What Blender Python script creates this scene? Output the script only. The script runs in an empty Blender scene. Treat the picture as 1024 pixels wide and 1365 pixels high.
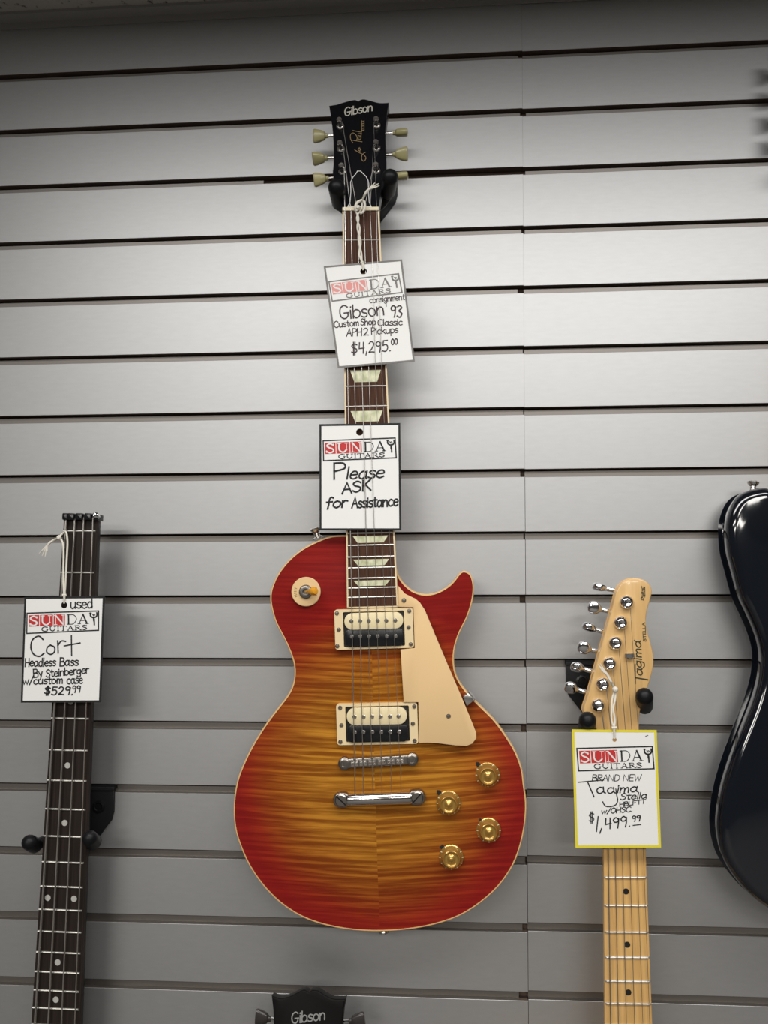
import bpy, bmesh, math, random
from mathutils import Vector, Matrix
from mathutils.geometry import delaunay_2d_cdt

random.seed(7)
S = bpy.context.scene
COL = S.collection
V = Vector

# ------------------------------------------------------------------ camera, world, lights, exposure
CAM_D, CAM_Z, PAN, TILT, ROLL, FPX = 1.0491, -0.67317, -0.071474, 0.083994, -0.003281, 1150.0
def cam_axes():
    cp, sp, ct, st = math.cos(PAN), math.sin(PAN), math.cos(TILT), math.sin(TILT)
    f = V((sp * ct, cp * ct, st)); r = V((cp, -sp, 0)); u = r.cross(f)
    cr, sr = math.cos(ROLL), math.sin(ROLL)
    return cr * r + sr * u, -sr * r + cr * u, f
CA, CB, CF = cam_axes()
CP = V((0, -CAM_D, CAM_Z))
camd = bpy.data.cameras.new('camera')
camd.sensor_fit = 'VERTICAL'; camd.sensor_height = 36.0; camd.lens = 36.0 * FPX / 1365.0
camd.clip_start = .01
cam = bpy.data.objects.new('camera', camd); COL.objects.link(cam)
cam.matrix_world = Matrix(((CA.x, CB.x, -CF.x, CP.x), (CA.y, CB.y, -CF.y, CP.y), (CA.z, CB.z, -CF.z, CP.z), (0, 0, 0, 1)))
S.camera = cam
S.view_settings.view_transform = 'Standard'; S.view_settings.look = 'None'
S.view_settings.exposure = 0.08; S.view_settings.gamma = 1.0; S.view_settings.use_curve_mapping = False

world = bpy.data.worlds.new('shop_ambient'); S.world = world; world.use_nodes = True
wb = world.node_tree.nodes['Background']
wb.inputs[0].default_value = (1.0, .96, .90, 1); wb.inputs[1].default_value = 0.05

def area(name, loc, sx, sy, watts, col=(1, 1, 1), aim=None):
    l = bpy.data.lights.new(name, 'AREA'); l.shape = 'RECTANGLE'; l.size = sx; l.size_y = sy
    l.energy = watts; l.color = col
    o = bpy.data.objects.new(name, l); COL.objects.link(o); o.location = loc
    if aim is not None:
        o.rotation_euler = (V(aim) - V(loc)).to_track_quat('-Z', 'Y').to_euler()
    return o
# ceiling strip light of the shop near the wall, then unseen fill lights
area('ceiling_and_fill_light', (.12, -.78, .06), 1.7, .30, 15.5, (1.0, .99, .975))
for lx, lk in ((-1.1, 1.45), (.8, 1.25)):  # added fill lights farther back, to brighten tags, guitars and chrome
    area('ceiling_and_fill_light', (lx, -2.5, .06), 1.2, .6, 23. * lk, (1.0, .97, .92))
    area('ceiling_and_fill_light', (lx, -4.4, .06), 1.2, .6, 30. * lk, (1.0, .96, .90))

# ------------------------------------------------------------------ frames: a plane in the room, with pixel rays of the photo met on it
def ray(x, y):
    return CF + CA * ((x - 512) / FPX) - CB * ((y - 682.5) / FPX)
def at(x, y, Y):
    d = ray(x, y); return CP + d * ((Y - CP.y) / d.y)
class Frame:
    def __init__(s, o, u, v, n):
        s.o, s.u, s.v, s.n = V(o), V(u), V(v), V(n)
        s.M = Matrix(((u.x, v.x, n.x, o.x), (u.y, v.y, n.y, o.y), (u.z, v.z, n.z, o.z), (0, 0, 0, 1)))
        s.I = s.M.inverted()
    def w(s, x, y, h=0):
        d = ray(x, y); p = s.o + s.n * h
        return CP + d * ((p - CP).dot(s.n) / d.dot(s.n))
    def px(s, x, y, h=0):
        return (s.I @ s.w(x, y, h)).to_2d()
    def p3(s, x, y, h=0):
        return s.I @ s.w(x, y, h)
    def size(s, x, y, n=10.0):
        return (s.px(x, y - n) - s.px(x, y)).length / n
    def sub(s, a, b, h=0):
        A, B = s.w(a[0], a[1], h), s.w(b[0], b[1], h)
        u = (B - A).normalized(); v = s.n.cross(u).normalized()
        return Frame((A + B) / 2, u, v, s.n)
def axis_frame(p0, p1):
    v = (p1 - p0).normalized(); u = v.cross(V((0, -1, 0))).normalized(); n = u.cross(v).normalized()
    return Frame(p0, u, v, n)
WF = Frame(V((0, 0, 0)), V((1, 0, 0)), V((0, 0, 1)), V((0, -1, 0)))

# ------------------------------------------------------------------ materials
MATS = {}
def mat(name, col, rough=.5, metal=0., coat=0., bump=None, var=None, spec=.5):
    m = bpy.data.materials.new(name); m.use_nodes = True; nt = m.node_tree; b = nt.nodes['Principled BSDF']
    b.inputs['Base Color'].default_value = (*col, 1); b.inputs['Roughness'].default_value = rough
    b.inputs['Metallic'].default_value = metal; b.inputs['Coat Weight'].default_value = coat
    b.inputs['Coat Roughness'].default_value = .06
    b.inputs['Specular IOR Level'].default_value = spec
    tc = nt.nodes.new('ShaderNodeTexCoord')
    if var:                               # (scale xyz, dark colour, contrast)
        sc, c2, lo, hi = var
        mp = nt.nodes.new('ShaderNodeMapping'); mp.inputs['Scale'].default_value = sc
        nz = nt.nodes.new('ShaderNodeTexNoise'); nz.inputs['Scale'].default_value = 1; nz.inputs['Detail'].default_value = 4
        rp = nt.nodes.new('ShaderNodeValToRGB')
        rp.color_ramp.elements[0].position = lo; rp.color_ramp.elements[0].color = (*c2, 1)
        rp.color_ramp.elements[1].position = hi; rp.color_ramp.elements[1].color = (*col, 1)
        nt.links.new(tc.outputs['Object'], mp.inputs['Vector']); nt.links.new(mp.outputs[0], nz.inputs['Vector'])
        nt.links.new(nz.outputs['Fac'], rp.inputs['Fac']); nt.links.new(rp.outputs['Color'], b.inputs['Base Color'])
    if bump:                              # (scale xyz, strength, distance)
        sc, st, di = bump
        mp = nt.nodes.new('ShaderNodeMapping'); mp.inputs['Scale'].default_value = sc
        nz = nt.nodes.new('ShaderNodeTexNoise'); nz.inputs['Scale'].default_value = 1; nz.inputs['Detail'].default_value = 3
        bp = nt.nodes.new('ShaderNodeBump'); bp.inputs['Strength'].default_value = st; bp.inputs['Distance'].default_value = di
        nt.links.new(tc.outputs['Object'], mp.inputs['Vector']); nt.links.new(mp.outputs[0], nz.inputs['Vector'])
        nt.links.new(nz.outputs['Fac'], bp.inputs['Height']); nt.links.new(bp.outputs[0], b.inputs['Normal'])
    MATS[name] = m
    return m
M_LAM = mat('silver_laminate', (.53, .53, .528), .52, .92, var=((60, 60, 260), (.505, .505, .503), .3, .7), bump=((120, 60, 600), .06, .0003), spec=.35)
M_MDF = mat('raw_fibreboard', (.14, .10, .075), .9, var=((60, 60, 200), (.10, .068, .05), .3, .7))
M_LINER = mat('grey_plastic_liner', (.25, .23, .21), .5, .85)
M_CEIL = mat('ceiling_tile', (.46, .44, .41), .9, var=((130, 130, 130), (.10, .09, .08), .30, .40), bump=((200, 200, 200), .5, .001))
M_FLOOR = mat('grey_carpet', (.13, .125, .12), .9, var=((200, 200, 200), (.09, .085, .08), .3, .7))
M_TRIM = mat('painted_metal_trim', (.30, .29, .28), .5)
M_BLKLAC = mat('black_lacquer', (.005, .005, .007), .25, coat=.15, spec=.25)
M_BLKGLOSS = mat('gloss_black_paint', (.004, .006, .010), .06, coat=1.0)
M_BLKSATIN = mat('dark_satin_lacquer', (.008, .0075, .0075), .42, spec=.08)
M_RUBBER = mat('black_rubber', (.007, .007, .008), .42, spec=.25)
M_BLKSTEEL = mat('black_coated_steel', (.009, .009, .010), .5, spec=.3, bump=((400, 400, 400), .2, .0003))
M_BLKPLAST = mat('black_plastic', (.008, .008, .009), .25)
M_NICKEL = mat('polished_nickel', (.76, .73, .69), .24, 1.0)
M_TAIL = mat('bright_plated_nickel', (.74, .71, .70), .13, 1.0)
M_CHROME = mat('chrome', (.82, .82, .84), .08, 1.0)
M_AGEDNICKEL = mat('aged_nickel', (.36, .33, .30), .30, 1.0)
M_STRING = mat('steel_string', (.46, .44, .41), .35, 1.0)
M_BSTRING = mat('wound_bass_string', (.62, .59, .55), .35, 1.0)
M_FRET = mat('fret_wire', (.66, .64, .59), .42, .8)
M_ROSE = mat('rosewood', (.110, .050, .030), .6, var=((700, 25, 50), (.045, .020, .013), .32, .68), spec=.12)
M_DARKROSE = mat('dark_rosewood', (.030, .021, .017), .5, var=((500, 18, 50), (.017, .012, .010), .3, .7), spec=.2)
M_MAHOG = mat('cherry_mahogany', (.12, .018, .010), .25, coat=.5)
M_CREAM = mat('cream_binding', (.82, .52, .22), .4)
M_CREAMBOB = mat('cream_bobbin', (.90, .76, .47), .35)
M_FBIND = mat('pale_cream_binding', (.84, .68, .42), .4)
M_GUARD = mat('cream_pickguard', (.86, .60, .31), .36, spec=.2)
M_RING = mat('cream_pickup_ring', (.88, .70, .42), .38)
M_NUT = mat('bone_nut', (.82, .72, .50), .45)
M_PEARL = mat('greenish_pearloid', (.86, .85, .60), .3, var=((160, 90, 100), (.52, .54, .32), .35, .62))
M_BUTTON = mat('aged_plastic_button', (.42, .38, .18), .3, coat=.2)
M_DKBUTTON = mat('smoky_plastic_button', (.045, .040, .038), .25)
M_GOLD = mat('gold_knob', (.54, .32, .075), .22, .6, coat=.5)
M_AMBER = mat('amber_switch_tip', (.80, .36, .03), .25)
M_DARKMETAL = mat('dark_metal', (.05, .048, .045), .4, .7)
M_WHITE = mat('white_card', (.90, .895, .87), .6)
M_BLACKINK = mat('black_ink', (.010, .010, .011), .7)
M_FADEBLACK = mat('faded_grey_print', (.22, .21, .20), .7)
M_MARKER = mat('dark_marker_ink', (.050, .036, .038), .7)
M_REDINK = mat('red_print', (.58, .030, .030), .6)
M_FADERED = mat('faded_pink_print', (.80, .32, .29), .6)
M_YELLOW = mat('yellow_edge', (.82, .70, .04), .5)
M_WHITEINK = mat('white_print', (.82, .81, .79), .6)
M_CORD = mat('cotton_cord', (.80, .76, .66), .9, bump=((900, 900, 900), .6, .0006))
M_PEARLINK = mat('pearl_inlay', (.62, .60, .52), .3)
M_GOLDINK = mat('gold_silkscreen', (.34, .24, .11), .4)
M_GREYINK = mat('dim_pearl_inlay', (.28, .28, .27), .4)
M_MAPLE = mat('maple_lacquered', (.80, .52, .22), .3, coat=.4, var=((190, 9, 40), (.70, .43, .17), .3, .7))
M_MAPLENECK = mat('maple_fretboard', (.86, .53, .20), .35, coat=.3, var=((190, 9, 40), (.62, .36, .12), .3, .7))
M_DOT = mat('grey_dot_inlay', (.50, .49, .46), .4)
M_BLKDOT = mat('black_dot_inlay', (.012, .010, .010), .5)
M_LOGOINK = mat('olive_logo_ink', (.035, .040, .022), .5)

def flame_top(u0, v0, a, b):
    m = bpy.data.materials.new('sunburst_flame_maple'); m.use_nodes = True; nt = m.node_tree
    N, L = nt.nodes, nt.links; bs = N['Principled BSDF']
    tc = N.new('ShaderNodeTexCoord'); sp = N.new('ShaderNodeSeparateXYZ'); L.new(tc.outputs['Object'], sp.inputs[0])
    def mth(op, x, y=None):
        n = N.new('ShaderNodeMath'); n.operation = op
        for i, q in enumerate((x, y)):
            if q is None: continue
            if isinstance(q, (int, float)): n.inputs[i].default_value = q
            else: L.new(q, n.inputs[i])
        return n.outputs[0]
    U, Vv = sp.outputs['X'], sp.outputs['Y']
    half = mth('GREATER_THAN', U, -.0005)
    au = mth('ABSOLUTE', U)
    cmb = N.new('ShaderNodeCombineXYZ')
    L.new(mth('ADD', mth('MULTIPLY', U, 9.), mth('MULTIPLY', half, 3.7)), cmb.inputs[0])
    L.new(mth('SUBTRACT', mth('MULTIPLY', Vv, 250.), mth('MULTIPLY', au, 12.)), cmb.inputs[1])
    L.new(mth('MULTIPLY', half, 5.3), cmb.inputs[2])
    nz = N.new('ShaderNodeTexNoise'); nz.inputs['Scale'].default_value = 1.; nz.inputs['Detail'].default_value = 2.; nz.inputs['Roughness'].default_value = .45
    nz.inputs['Distortion'].default_value = .3
    L.new(cmb.outputs[0], nz.inputs['Vector'])
    cm2 = N.new('ShaderNodeCombineXYZ')
    L.new(mth('MULTIPLY', U, 60.), cm2.inputs[0]); L.new(mth('MULTIPLY', Vv, 700.), cm2.inputs[1])
    nz2 = N.new('ShaderNodeTexNoise'); nz2.inputs['Scale'].default_value = 1.; nz2.inputs['Detail'].default_value = 3.
    L.new(cm2.outputs[0], nz2.inputs['Vector'])
    cm3 = N.new('ShaderNodeCombineXYZ'); L.new(mth('MULTIPLY', U, 14.), cm3.inputs[0]); L.new(mth('MULTIPLY', Vv, 14.), cm3.inputs[1])
    nz3 = N.new('ShaderNodeTexNoise'); nz3.inputs['Scale'].default_value = 1.; nz3.inputs['Detail'].default_value = 2.
    L.new(cm3.outputs[0], nz3.inputs['Vector'])
    fl = mth('ADD', mth('MULTIPLY', nz.outputs['Fac'], .82), mth('MULTIPLY', nz2.outputs['Fac'], .18))
    def ramp(fac, stops):
        r = N.new('ShaderNodeValToRGB'); e = r.color_ramp.elements
        while len(e) < len(stops): e.new(.5)
        for k, (p, c) in enumerate(stops): e[k].position = p; e[k].color = (*c, 1)
        L.new(fac, r.inputs['Fac']); return r.outputs['Color']
    du = mth('DIVIDE', mth('SUBTRACT', U, u0), a); dv = mth('DIVIDE', mth('SUBTRACT', Vv, v0), b)
    rr = mth('SQRT', mth('ADD', mth('MULTIPLY', du, du), mth('MULTIPLY', dv, dv)))
    rr = mth('ADD', rr, mth('MULTIPLY', mth('SUBTRACT', nz3.outputs['Fac'], .5), .14))
    light = ramp(rr, [(.0, (.60, .275, .030)), (.50, (.54, .225, .024)), (.74, (.42, .110, .014)), (.90, (.37, .035, .012)), (1.0, (.30, .015, .011))])
    dark = ramp(rr, [(.0, (.270, .090, .007)), (.50, (.24, .070, .006)), (.74, (.21, .034, .006)), (.90, (.23, .014, .008)), (1.0, (.215, .009, .008))])
    f2 = ramp(fl, [(.40, (0, 0, 0)), (.52, (.42, .42, .42)), (.64, (1, 1, 1))])
    mx = N.new('ShaderNodeMix'); mx.data_type = 'RGBA'
    L.new(f2, mx.inputs['Factor']); L.new(dark, mx.inputs['A']); L.new(light, mx.inputs['B'])
    L.new(mx.outputs['Result'], bs.inputs['Base Color'])
    bs.inputs['Roughness'].default_value = .40; bs.inputs['Coat Weight'].default_value = .2; bs.inputs['Coat Roughness'].default_value = .06
    bs.inputs['Specular IOR Level'].default_value = .08
    return m

# ------------------------------------------------------------------ mesh helpers
def build(name, bm, m, parent=None, F=None, label=None, ang=32):
    bmesh.ops.recalc_face_normals(bm, faces=bm.faces)
    me = bpy.data.meshes.new(name); bm.to_mesh(me); bm.free()
    for mm in (m if isinstance(m, (list, tuple)) else [m]): me.materials.append(mm)
    me.polygons.foreach_set('use_smooth', [True] * len(me.polygons))
    me.set_sharp_from_angle(angle=math.radians(ang))
    o = bpy.data.objects.new(name, me); COL.objects.link(o)
    Mw = F.M if F else Matrix()
    if parent is not None:
        o.parent = parent; o.matrix_local = WM[parent].inverted() @ Mw
    else:
        o.matrix_world = Mw
    WM[o] = Mw
    if label: o['label'] = label
    return o
WM = {}
def thing(name, label, cat, F, group=None):
    o = bpy.data.objects.new(name, None); COL.objects.link(o); o.empty_display_size = .03
    o.matrix_world = F.M; WM[o] = F.M
    o['label'] = label; o['category'] = cat
    if group: o['group'] = group
    return o
def BM(): return bmesh.new()
def catmull(p, n=6, closed=False):
    p = [V(q) for q in p]; out = []; N = len(p)
    for i in range(N if closed else N - 1):
        if closed: a, b, c, d = p[i - 1], p[i], p[(i + 1) % N], p[(i + 2) % N]
        else: a, b, c, d = p[max(i - 1, 0)], p[i], p[i + 1], p[min(i + 2, N - 1)]
        for k in range(n):
            t = k / n
            out.append(.5 * ((2 * b) + (c - a) * t + (2 * a - 5 * b + 4 * c - d) * t * t + (3 * b - a - 3 * c + d) * t ** 3))
    if not closed: out.append(p[-1])
    return out
def offset_poly(P, d):
    """inward offset (counter-clockwise polygon), vertex normals averaged"""
    n = len(P); out = []
    area2 = sum(P[i].x * P[(i + 1) % n].y - P[(i + 1) % n].x * P[i].y for i in range(n))
    sg = 1 if area2 > 0 else -1
    for i in range(n):
        a, b, c = P[i - 1], P[i], P[(i + 1) % n]
        e1 = (b - a); e2 = (c - b)
        n1 = V((-e1.y, e1.x)).normalized() if e1.length > 1e-9 else V((0, 0))
        n2 = V((-e2.y, e2.x)).normalized() if e2.length > 1e-9 else V((0, 0))
        nn = n1 + n2
        if nn.length < 1e-6: nn = n1
        nn.normalize(); k = max(.5, nn.dot(n1))
        out.append(b + nn * (sg * d / k))
    return out
def rings(bm, R, cap0=True, cap1=True):
    vs = [[bm.verts.new(p) for p in r] for r in R]
    n = len(vs[0])
    for a, b in zip(vs, vs[1:]):
        for i in range(n):
            bm.faces.new((a[i], a[(i + 1) % n], b[(i + 1) % n], b[i]))
    fs = []
    if cap0: fs.append(bm.faces.new(vs[0][::-1]))
    if cap1: fs.append(bm.faces.new(vs[-1]))
    for f in fs: f.normal_update()
    bmesh.ops.triangulate(bm, faces=[f for f in fs if len(f.verts) > 4], ngon_method='EAR_CLIP')
    return vs
def prism(bm, P, z0, z1, r=0., seg=3, rb=0.):
    P = [V(p[:2]) for p in P]; R = []
    if rb > 0:
        for k in range(seg + 1):
            t = k / seg * math.pi / 2
            R.append([V((q.x, q.y, z0 + rb * (1 - math.sin(t)))) for q in offset_poly(P, rb * (1 - math.cos(t)))])
    else: R.append([V((q.x, q.y, z0)) for q in P])
    if r > 0:
        for k in range(seg + 1):
            t = k / seg * math.pi / 2
            R.append([V((q.x, q.y, z1 - r * (1 - math.sin(t)))) for q in offset_poly(P, r * (1 - math.cos(t)))])
    else: R.append([V((q.x, q.y, z1)) for q in P])
    rings(bm, R)
def rrect(w, h, r, cx=0, cy=0, n=4):
    out = []
    for sx, sy, a0 in ((1, 1, 0), (-1, 1, 90), (-1, -1, 180), (1, -1, 270)):
        for k in range(n + 1):
            a = math.radians(a0 + 90 * k / n)
            out.append(V((cx + sx * (w / 2 - r) + r * math.cos(a), cy + sy * (h / 2 - r) + r * math.sin(a))))
    return out
def circle(r, n=24, cx=0, cy=0):
    return [V((cx + r * math.cos(2 * math.pi * k / n), cy + r * math.sin(2 * math.pi * k / n))) for k in range(n)]
def box(bm, x0, x1, y0, y1, z0, z1):
    prism(bm, [V((x0, y0)), V((x1, y0)), V((x1, y1)), V((x0, y1))], z0, z1)
def basis(d):
    d = V(d).normalized(); a = V((0, 0, 1)) if abs(d.z) < .9 else V((1, 0, 0))
    u = d.cross(a).normalized(); return u, d.cross(u).normalized(), d
def tube(bm, pts, r, n=8, cap=True):
    pts = [V(p) for p in pts]; rr = r if isinstance(r, (list, tuple)) else [r] * len(pts)
    R = []; u = None
    for i, p in enumerate(pts):
        t = (pts[min(i + 1, len(pts) - 1)] - pts[max(i - 1, 0)]).normalized()
        if u is None: u, w, _ = basis(t)
        else:
            u = (u - t * u.dot(t)); u = u.normalized() if u.length > 1e-6 else basis(t)[0]
            w = t.cross(u)
        R.append([p + (u * math.cos(2 * math.pi * k / n) + w * math.sin(2 * math.pi * k / n)) * rr[i] for k in range(n)])
    rings(bm, R, cap, cap)
def lathe(bm, prof, c=(0, 0, 0), d=(0, 0, 1), n=24):
    c = V(c); u, w, d = basis(d)
    rings(bm, [[c + d * z + (u * math.cos(2 * math.pi * k / n) + w * math.sin(2 * math.pi * k / n)) * max(r, 1e-5) for k in range(n)] for r, z in prof])
def capsule(bm, a, b, r, n=16, sq=1.0):
    a, b = V(a), V(b); L = (b - a).length
    prof = [(r * math.sin(t * math.pi / 16), r - r * math.cos(t * math.pi / 16)) for t in range(0, 9)]
    prof += [(r * math.cos(t * math.pi / 16), L - r + r * math.sin(t * math.pi / 16)) for t in range(0, 9)]
    lathe(bm, prof, a, b - a, n)
def screw(bm, p, r, h=.0012):
    p = V(p)
    lathe(bm, [(r, -.001), (r, h * .4), (r * .75, h), (r * .3, h * 1.1), (r * .28, h * .5), (0, h * .5)], p, (0, 0, 1), 14)
def loft_neck(bm, A, B, z_top, depth, n=8):
    """A, B: lists of left and right edge points (2d) along the neck; half-round back below z_top"""
    R = []
    for i, (a, b) in enumerate(zip(A, B)):
        m = (a + b) / 2; h = (b - a) / 2; zt = z_top[i] if isinstance(z_top, list) else z_top
        ring = []
        for k in range(n + 1):
            t = math.pi * k / n
            q = m + h * math.cos(t)
            ring.append(V((q.x, q.y, zt - depth * math.sin(t) ** .8)))
        R.append(ring)
    rings(bm, R)
def inside(P, x, y):
    c = False; n = len(P); j = n - 1
    for i in range(n):
        if (P[i].y > y) != (P[j].y > y) and x < (P[j].x - P[i].x) * (y - P[i].y) / (P[j].y - P[i].y) + P[i].x: c = not c
        j = i
    return c
def edge_dist(P, q):
    best = 1e9; n = len(P)
    for i in range(n):
        a, b = P[i - 1], P[i]; ab = b - a
        t = max(0, min(1, (q - a).dot(ab) / max(ab.length_squared, 1e-12)))
        best = min(best, (q - a - ab * t).length)
    return best
def arched_plate(bm, P, z0, zrim, hfun, step=.006):
    """outline P with flat back, vertical sides and a front whose height comes from hfun(point)"""
    n = len(P); inner = []
    x0, x1 = min(p.x for p in P), max(p.x for p in P); y0, y1 = min(p.y for p in P), max(p.y for p in P)
    y = y0
    while y < y1:
        x = x0
        while x < x1:
            if inside(P, x, y):
                q = V((x, y))
                if edge_dist(P, q) > step * .6: inner.append(q)
            x += step
        y += step
    vs, es, fs, *_ = delaunay_2d_cdt(list(P) + inner, [(i, (i + 1) % n) for i in range(n)], [], 1, 1e-7)
    bv = [bm.verts.new((q.x, q.y, zrim + hfun(V(q)))) for q in vs]
    for f in fs: bm.faces.new([bv[i] for i in f])
    rim = []
    for p in P:
        rim.append(min(bv, key=lambda w: (w.co.x - p.x) ** 2 + (w.co.y - p.y) ** 2))
    back = [bm.verts.new((p.x, p.y, z0)) for p in P]
    for i in range(n):
        j = (i + 1) % n
        if rim[i] is not rim[j]: bm.faces.new((rim[i], rim[j], back[j], back[i]))
    f = bm.faces.new(back[::-1]); f.normal_update(); bmesh.ops.triangulate(bm, faces=[f], ngon_method='EAR_CLIP')
def ring_plate(bm, outer, inners, z0, z1):
    """flat plate with holes"""
    def face_set(z):
        es = []; loops = []
        for loop in [outer] + inners:
            vs = [bm.verts.new((p.x, p.y, z)) for p in loop]
            loops.append(vs)
            es += [bm.edges.new((vs[i], vs[(i + 1) % len(vs)])) for i in range(len(vs))]
        bmesh.ops.triangle_fill(bm, use_beauty=True, use_dissolve=False, edges=es)
        return loops
    A, B = face_set(z0), face_set(z1)
    for a, b in zip(A, B):
        for i in range(len(a)):
            j = (i + 1) % len(a); bm.faces.new((a[i], a[j], b[j], b[i]))

# ------------------------------------------------------------------ lettering: pen strokes
HAND = {
 'a': (5.2, '~4,4 2.2,5 .5,3.5 .5,1.2 2,0 4,1.8|~4,5 4,1 4.8,0'), 'b': (4.8, '.3,8 .3,0|~.3,3.5 2,5 4,3.8 4,1.2 2,0 .3,1.2'),
 'c': (4.7, '~4,4.3 2.3,5 .5,3.5 .5,1.3 2.2,0 4,.8'), 'd': (5, '~4,3.8 2,5 .5,3.5 .5,1.2 2,0 4,1.4|4,8 4,0'),
 'e': (4.9, '~.6,2.7 4,3 3.4,4.8 1.6,4.8 .5,3 .7,1 2.4,0 4.2,.9'), 'f': (3.8, '~3.6,7.4 2.4,8 1.5,6.5 1.4,3 1.3,-.8|0,4.4 3.2,4.6'),
 'g': (5, '~4,4.2 2.2,5 .5,3.5 .7,1.3 2.2,.6 4,2|~4,5 4,0 3.4,-2.2 1.6,-2.4 .4,-1.4'), 'h': (4.8, '.4,8 .4,0|~.4,3 2,4.9 3.8,4 4,0'),
 'i': (1.7, '.6,5 .6,0|.6,6.5 .7,7'), 'k': (4.6, '.4,8 .4,0|3.8,5 .5,2.2|1.4,3 4,0'), 'l': (1.7, '.6,8 .6,0'),
 'm': (6.4, '.4,5 .4,0|~.4,3 1.6,4.9 2.8,4 2.9,0|~2.9,3 4.2,4.9 5.3,4 5.4,0'), 'n': (4.9, '.4,5 .4,0|~.4,3 2,4.9 3.8,4 4,0'),
 'o': (4.9, '~2.2,5 .6,3.8 .5,1.4 2.2,0 4,1.3 4,3.7 2.2,5'), 'p': (4.8, '.4,5 .4,-3|~.4,3.8 2,5 4,3.8 4,1.3 2,0 .4,1.2'),
 'r': (3.6, '.4,5 .4,0|~.4,3 1.6,4.8 3.2,4.6'), 's': (4.1, '~3.6,4.4 2,5 .6,4 1.4,2.8 3.2,2.2 3.4,.7 1.8,0 .2,.7'),
 't': (3.7, '~1.6,7 1.6,1 2.2,0 3.2,.3|0,5 3.4,5'), 'u': (5, '~.4,5 .4,1.2 2,0 4,1.6|4,5 4,0'), 'w': (6.2, '.2,5 1.4,0 2.8,4 4.2,0 5.6,5'),
 'y': (4.4, '.3,5 2.2,1|4,5 1.4,-3'),
 'A': (5.4, '0,0 2.6,8 5,0|1,3 4.2,3'), 'B': (5.2, '.4,0 .4,8|~.4,8 3.6,7.6 3.8,5 .5,4.2|~.5,4.2 4.4,3.6 4.2,.4 .4,0'),
 'C': (5.8, '~5,6.6 3.4,8 1,6.6 .4,3.4 1.4,.8 3.4,0 5.2,1.2'), 'D': (5.6, '.4,0 .4,8|~.4,8 3.6,7.4 5,4 3.6,.6 .4,0'),
 'E': (4.8, '4.2,8 .4,8 .4,0 4.2,0|.4,4 3.6,4'), 'F': (4.8, '4.4,8 .4,8 .4,0|.4,4 3.6,4'),
 'G': (6.2, '~5,6.8 3.2,8 1,6.6 .4,3.4 1.4,.8 3.4,0 5,1.6 5,3.4|5.6,3.4 2.8,3.4'), 'H': (5.4, '.4,8 .4,0|4.6,8 4.6,0|.4,4 4.6,4'),
 'I': (1.8, '.6,8 .6,0'), 'K': (5.2, '.4,8 .4,0|4.4,8 .5,3.4|1.6,4.6 4.6,0'), 'L': (4.4, '.4,8 .4,0 4,0'), 'M': (6.6, '.4,0 .6,8 3,2 5.4,8 5.8,0'),
 'N': (5.8, '.4,0 .4,8 4.8,0 4.8,8'), 'O': (5.8, '~2.6,8 .6,6 .5,2.4 2.6,0 4.8,2.2 4.8,6 2.6,8'), 'P': (5, '.4,0 .4,8|~.4,8 3.8,7.6 4.2,5 .4,3.8'),
 'R': (5.2, '.4,0 .4,8|~.4,8 3.8,7.6 3.8,4.8 .4,4|1.6,4 4.6,0'), 'S': (5, '~4.2,6.8 2.4,8 .6,6.6 1.4,4.8 3.8,3.4 4,1.2 2,0 .2,1.2'),
 'T': (5.2, '0,8 5,8|2.5,8 2.5,0'), 'U': (5.6, '~.4,8 .4,2 2.5,0 4.7,2 4.7,8'), 'W': (7, '.2,8 1.7,0 3.4,6 5.1,0 6.6,8'),
 '0': (5, '~2.3,8 .6,6 .6,2 2.3,0 4,2 4,6 2.3,8'), '1': (2, '1.2,8 .8,0'), '2': (5, '~.5,6.4 2,8 3.8,6.4 2.6,3 .4,.2 2,.4 4.4,.1'),
 '3': (4.8, '~.6,7.2 2.4,8 3.8,6.4 1.8,4.4 4,2.6 2.6,0 .4,.9'), '4': (5, '.9,8 .5,3.6 4.2,3.8|3.7,8 3.3,0'),
 '5': (5, '4,8 1,8 .7,4.6|~.7,4.6 3,5 4,2.8 2.6,.2 .4,.6'), '9': (4.8, '~3.8,6.4 2.2,8 .6,6.4 1.4,4.6 3.4,5 3.9,7|~3.9,7 3.6,3 3,0'),
 '$': (5.2, '~4.2,6.4 2.4,7.2 .6,6 1.6,4.4 3.8,3.4 3.8,1.6 2,.8 .3,1.6|1.8,8.6 1.6,-.8|2.9,8.6 2.7,-.8'),
 '.': (1.8, '.6,.1 .9,.4'), ',': (2.2, '1,.8 .4,-1.6'), '/': (4, '3.6,8.4 .4,-.6'), "'": (1.6, '.7,8.4 .5,6.8'), ' ': (3, ''),
}
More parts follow.
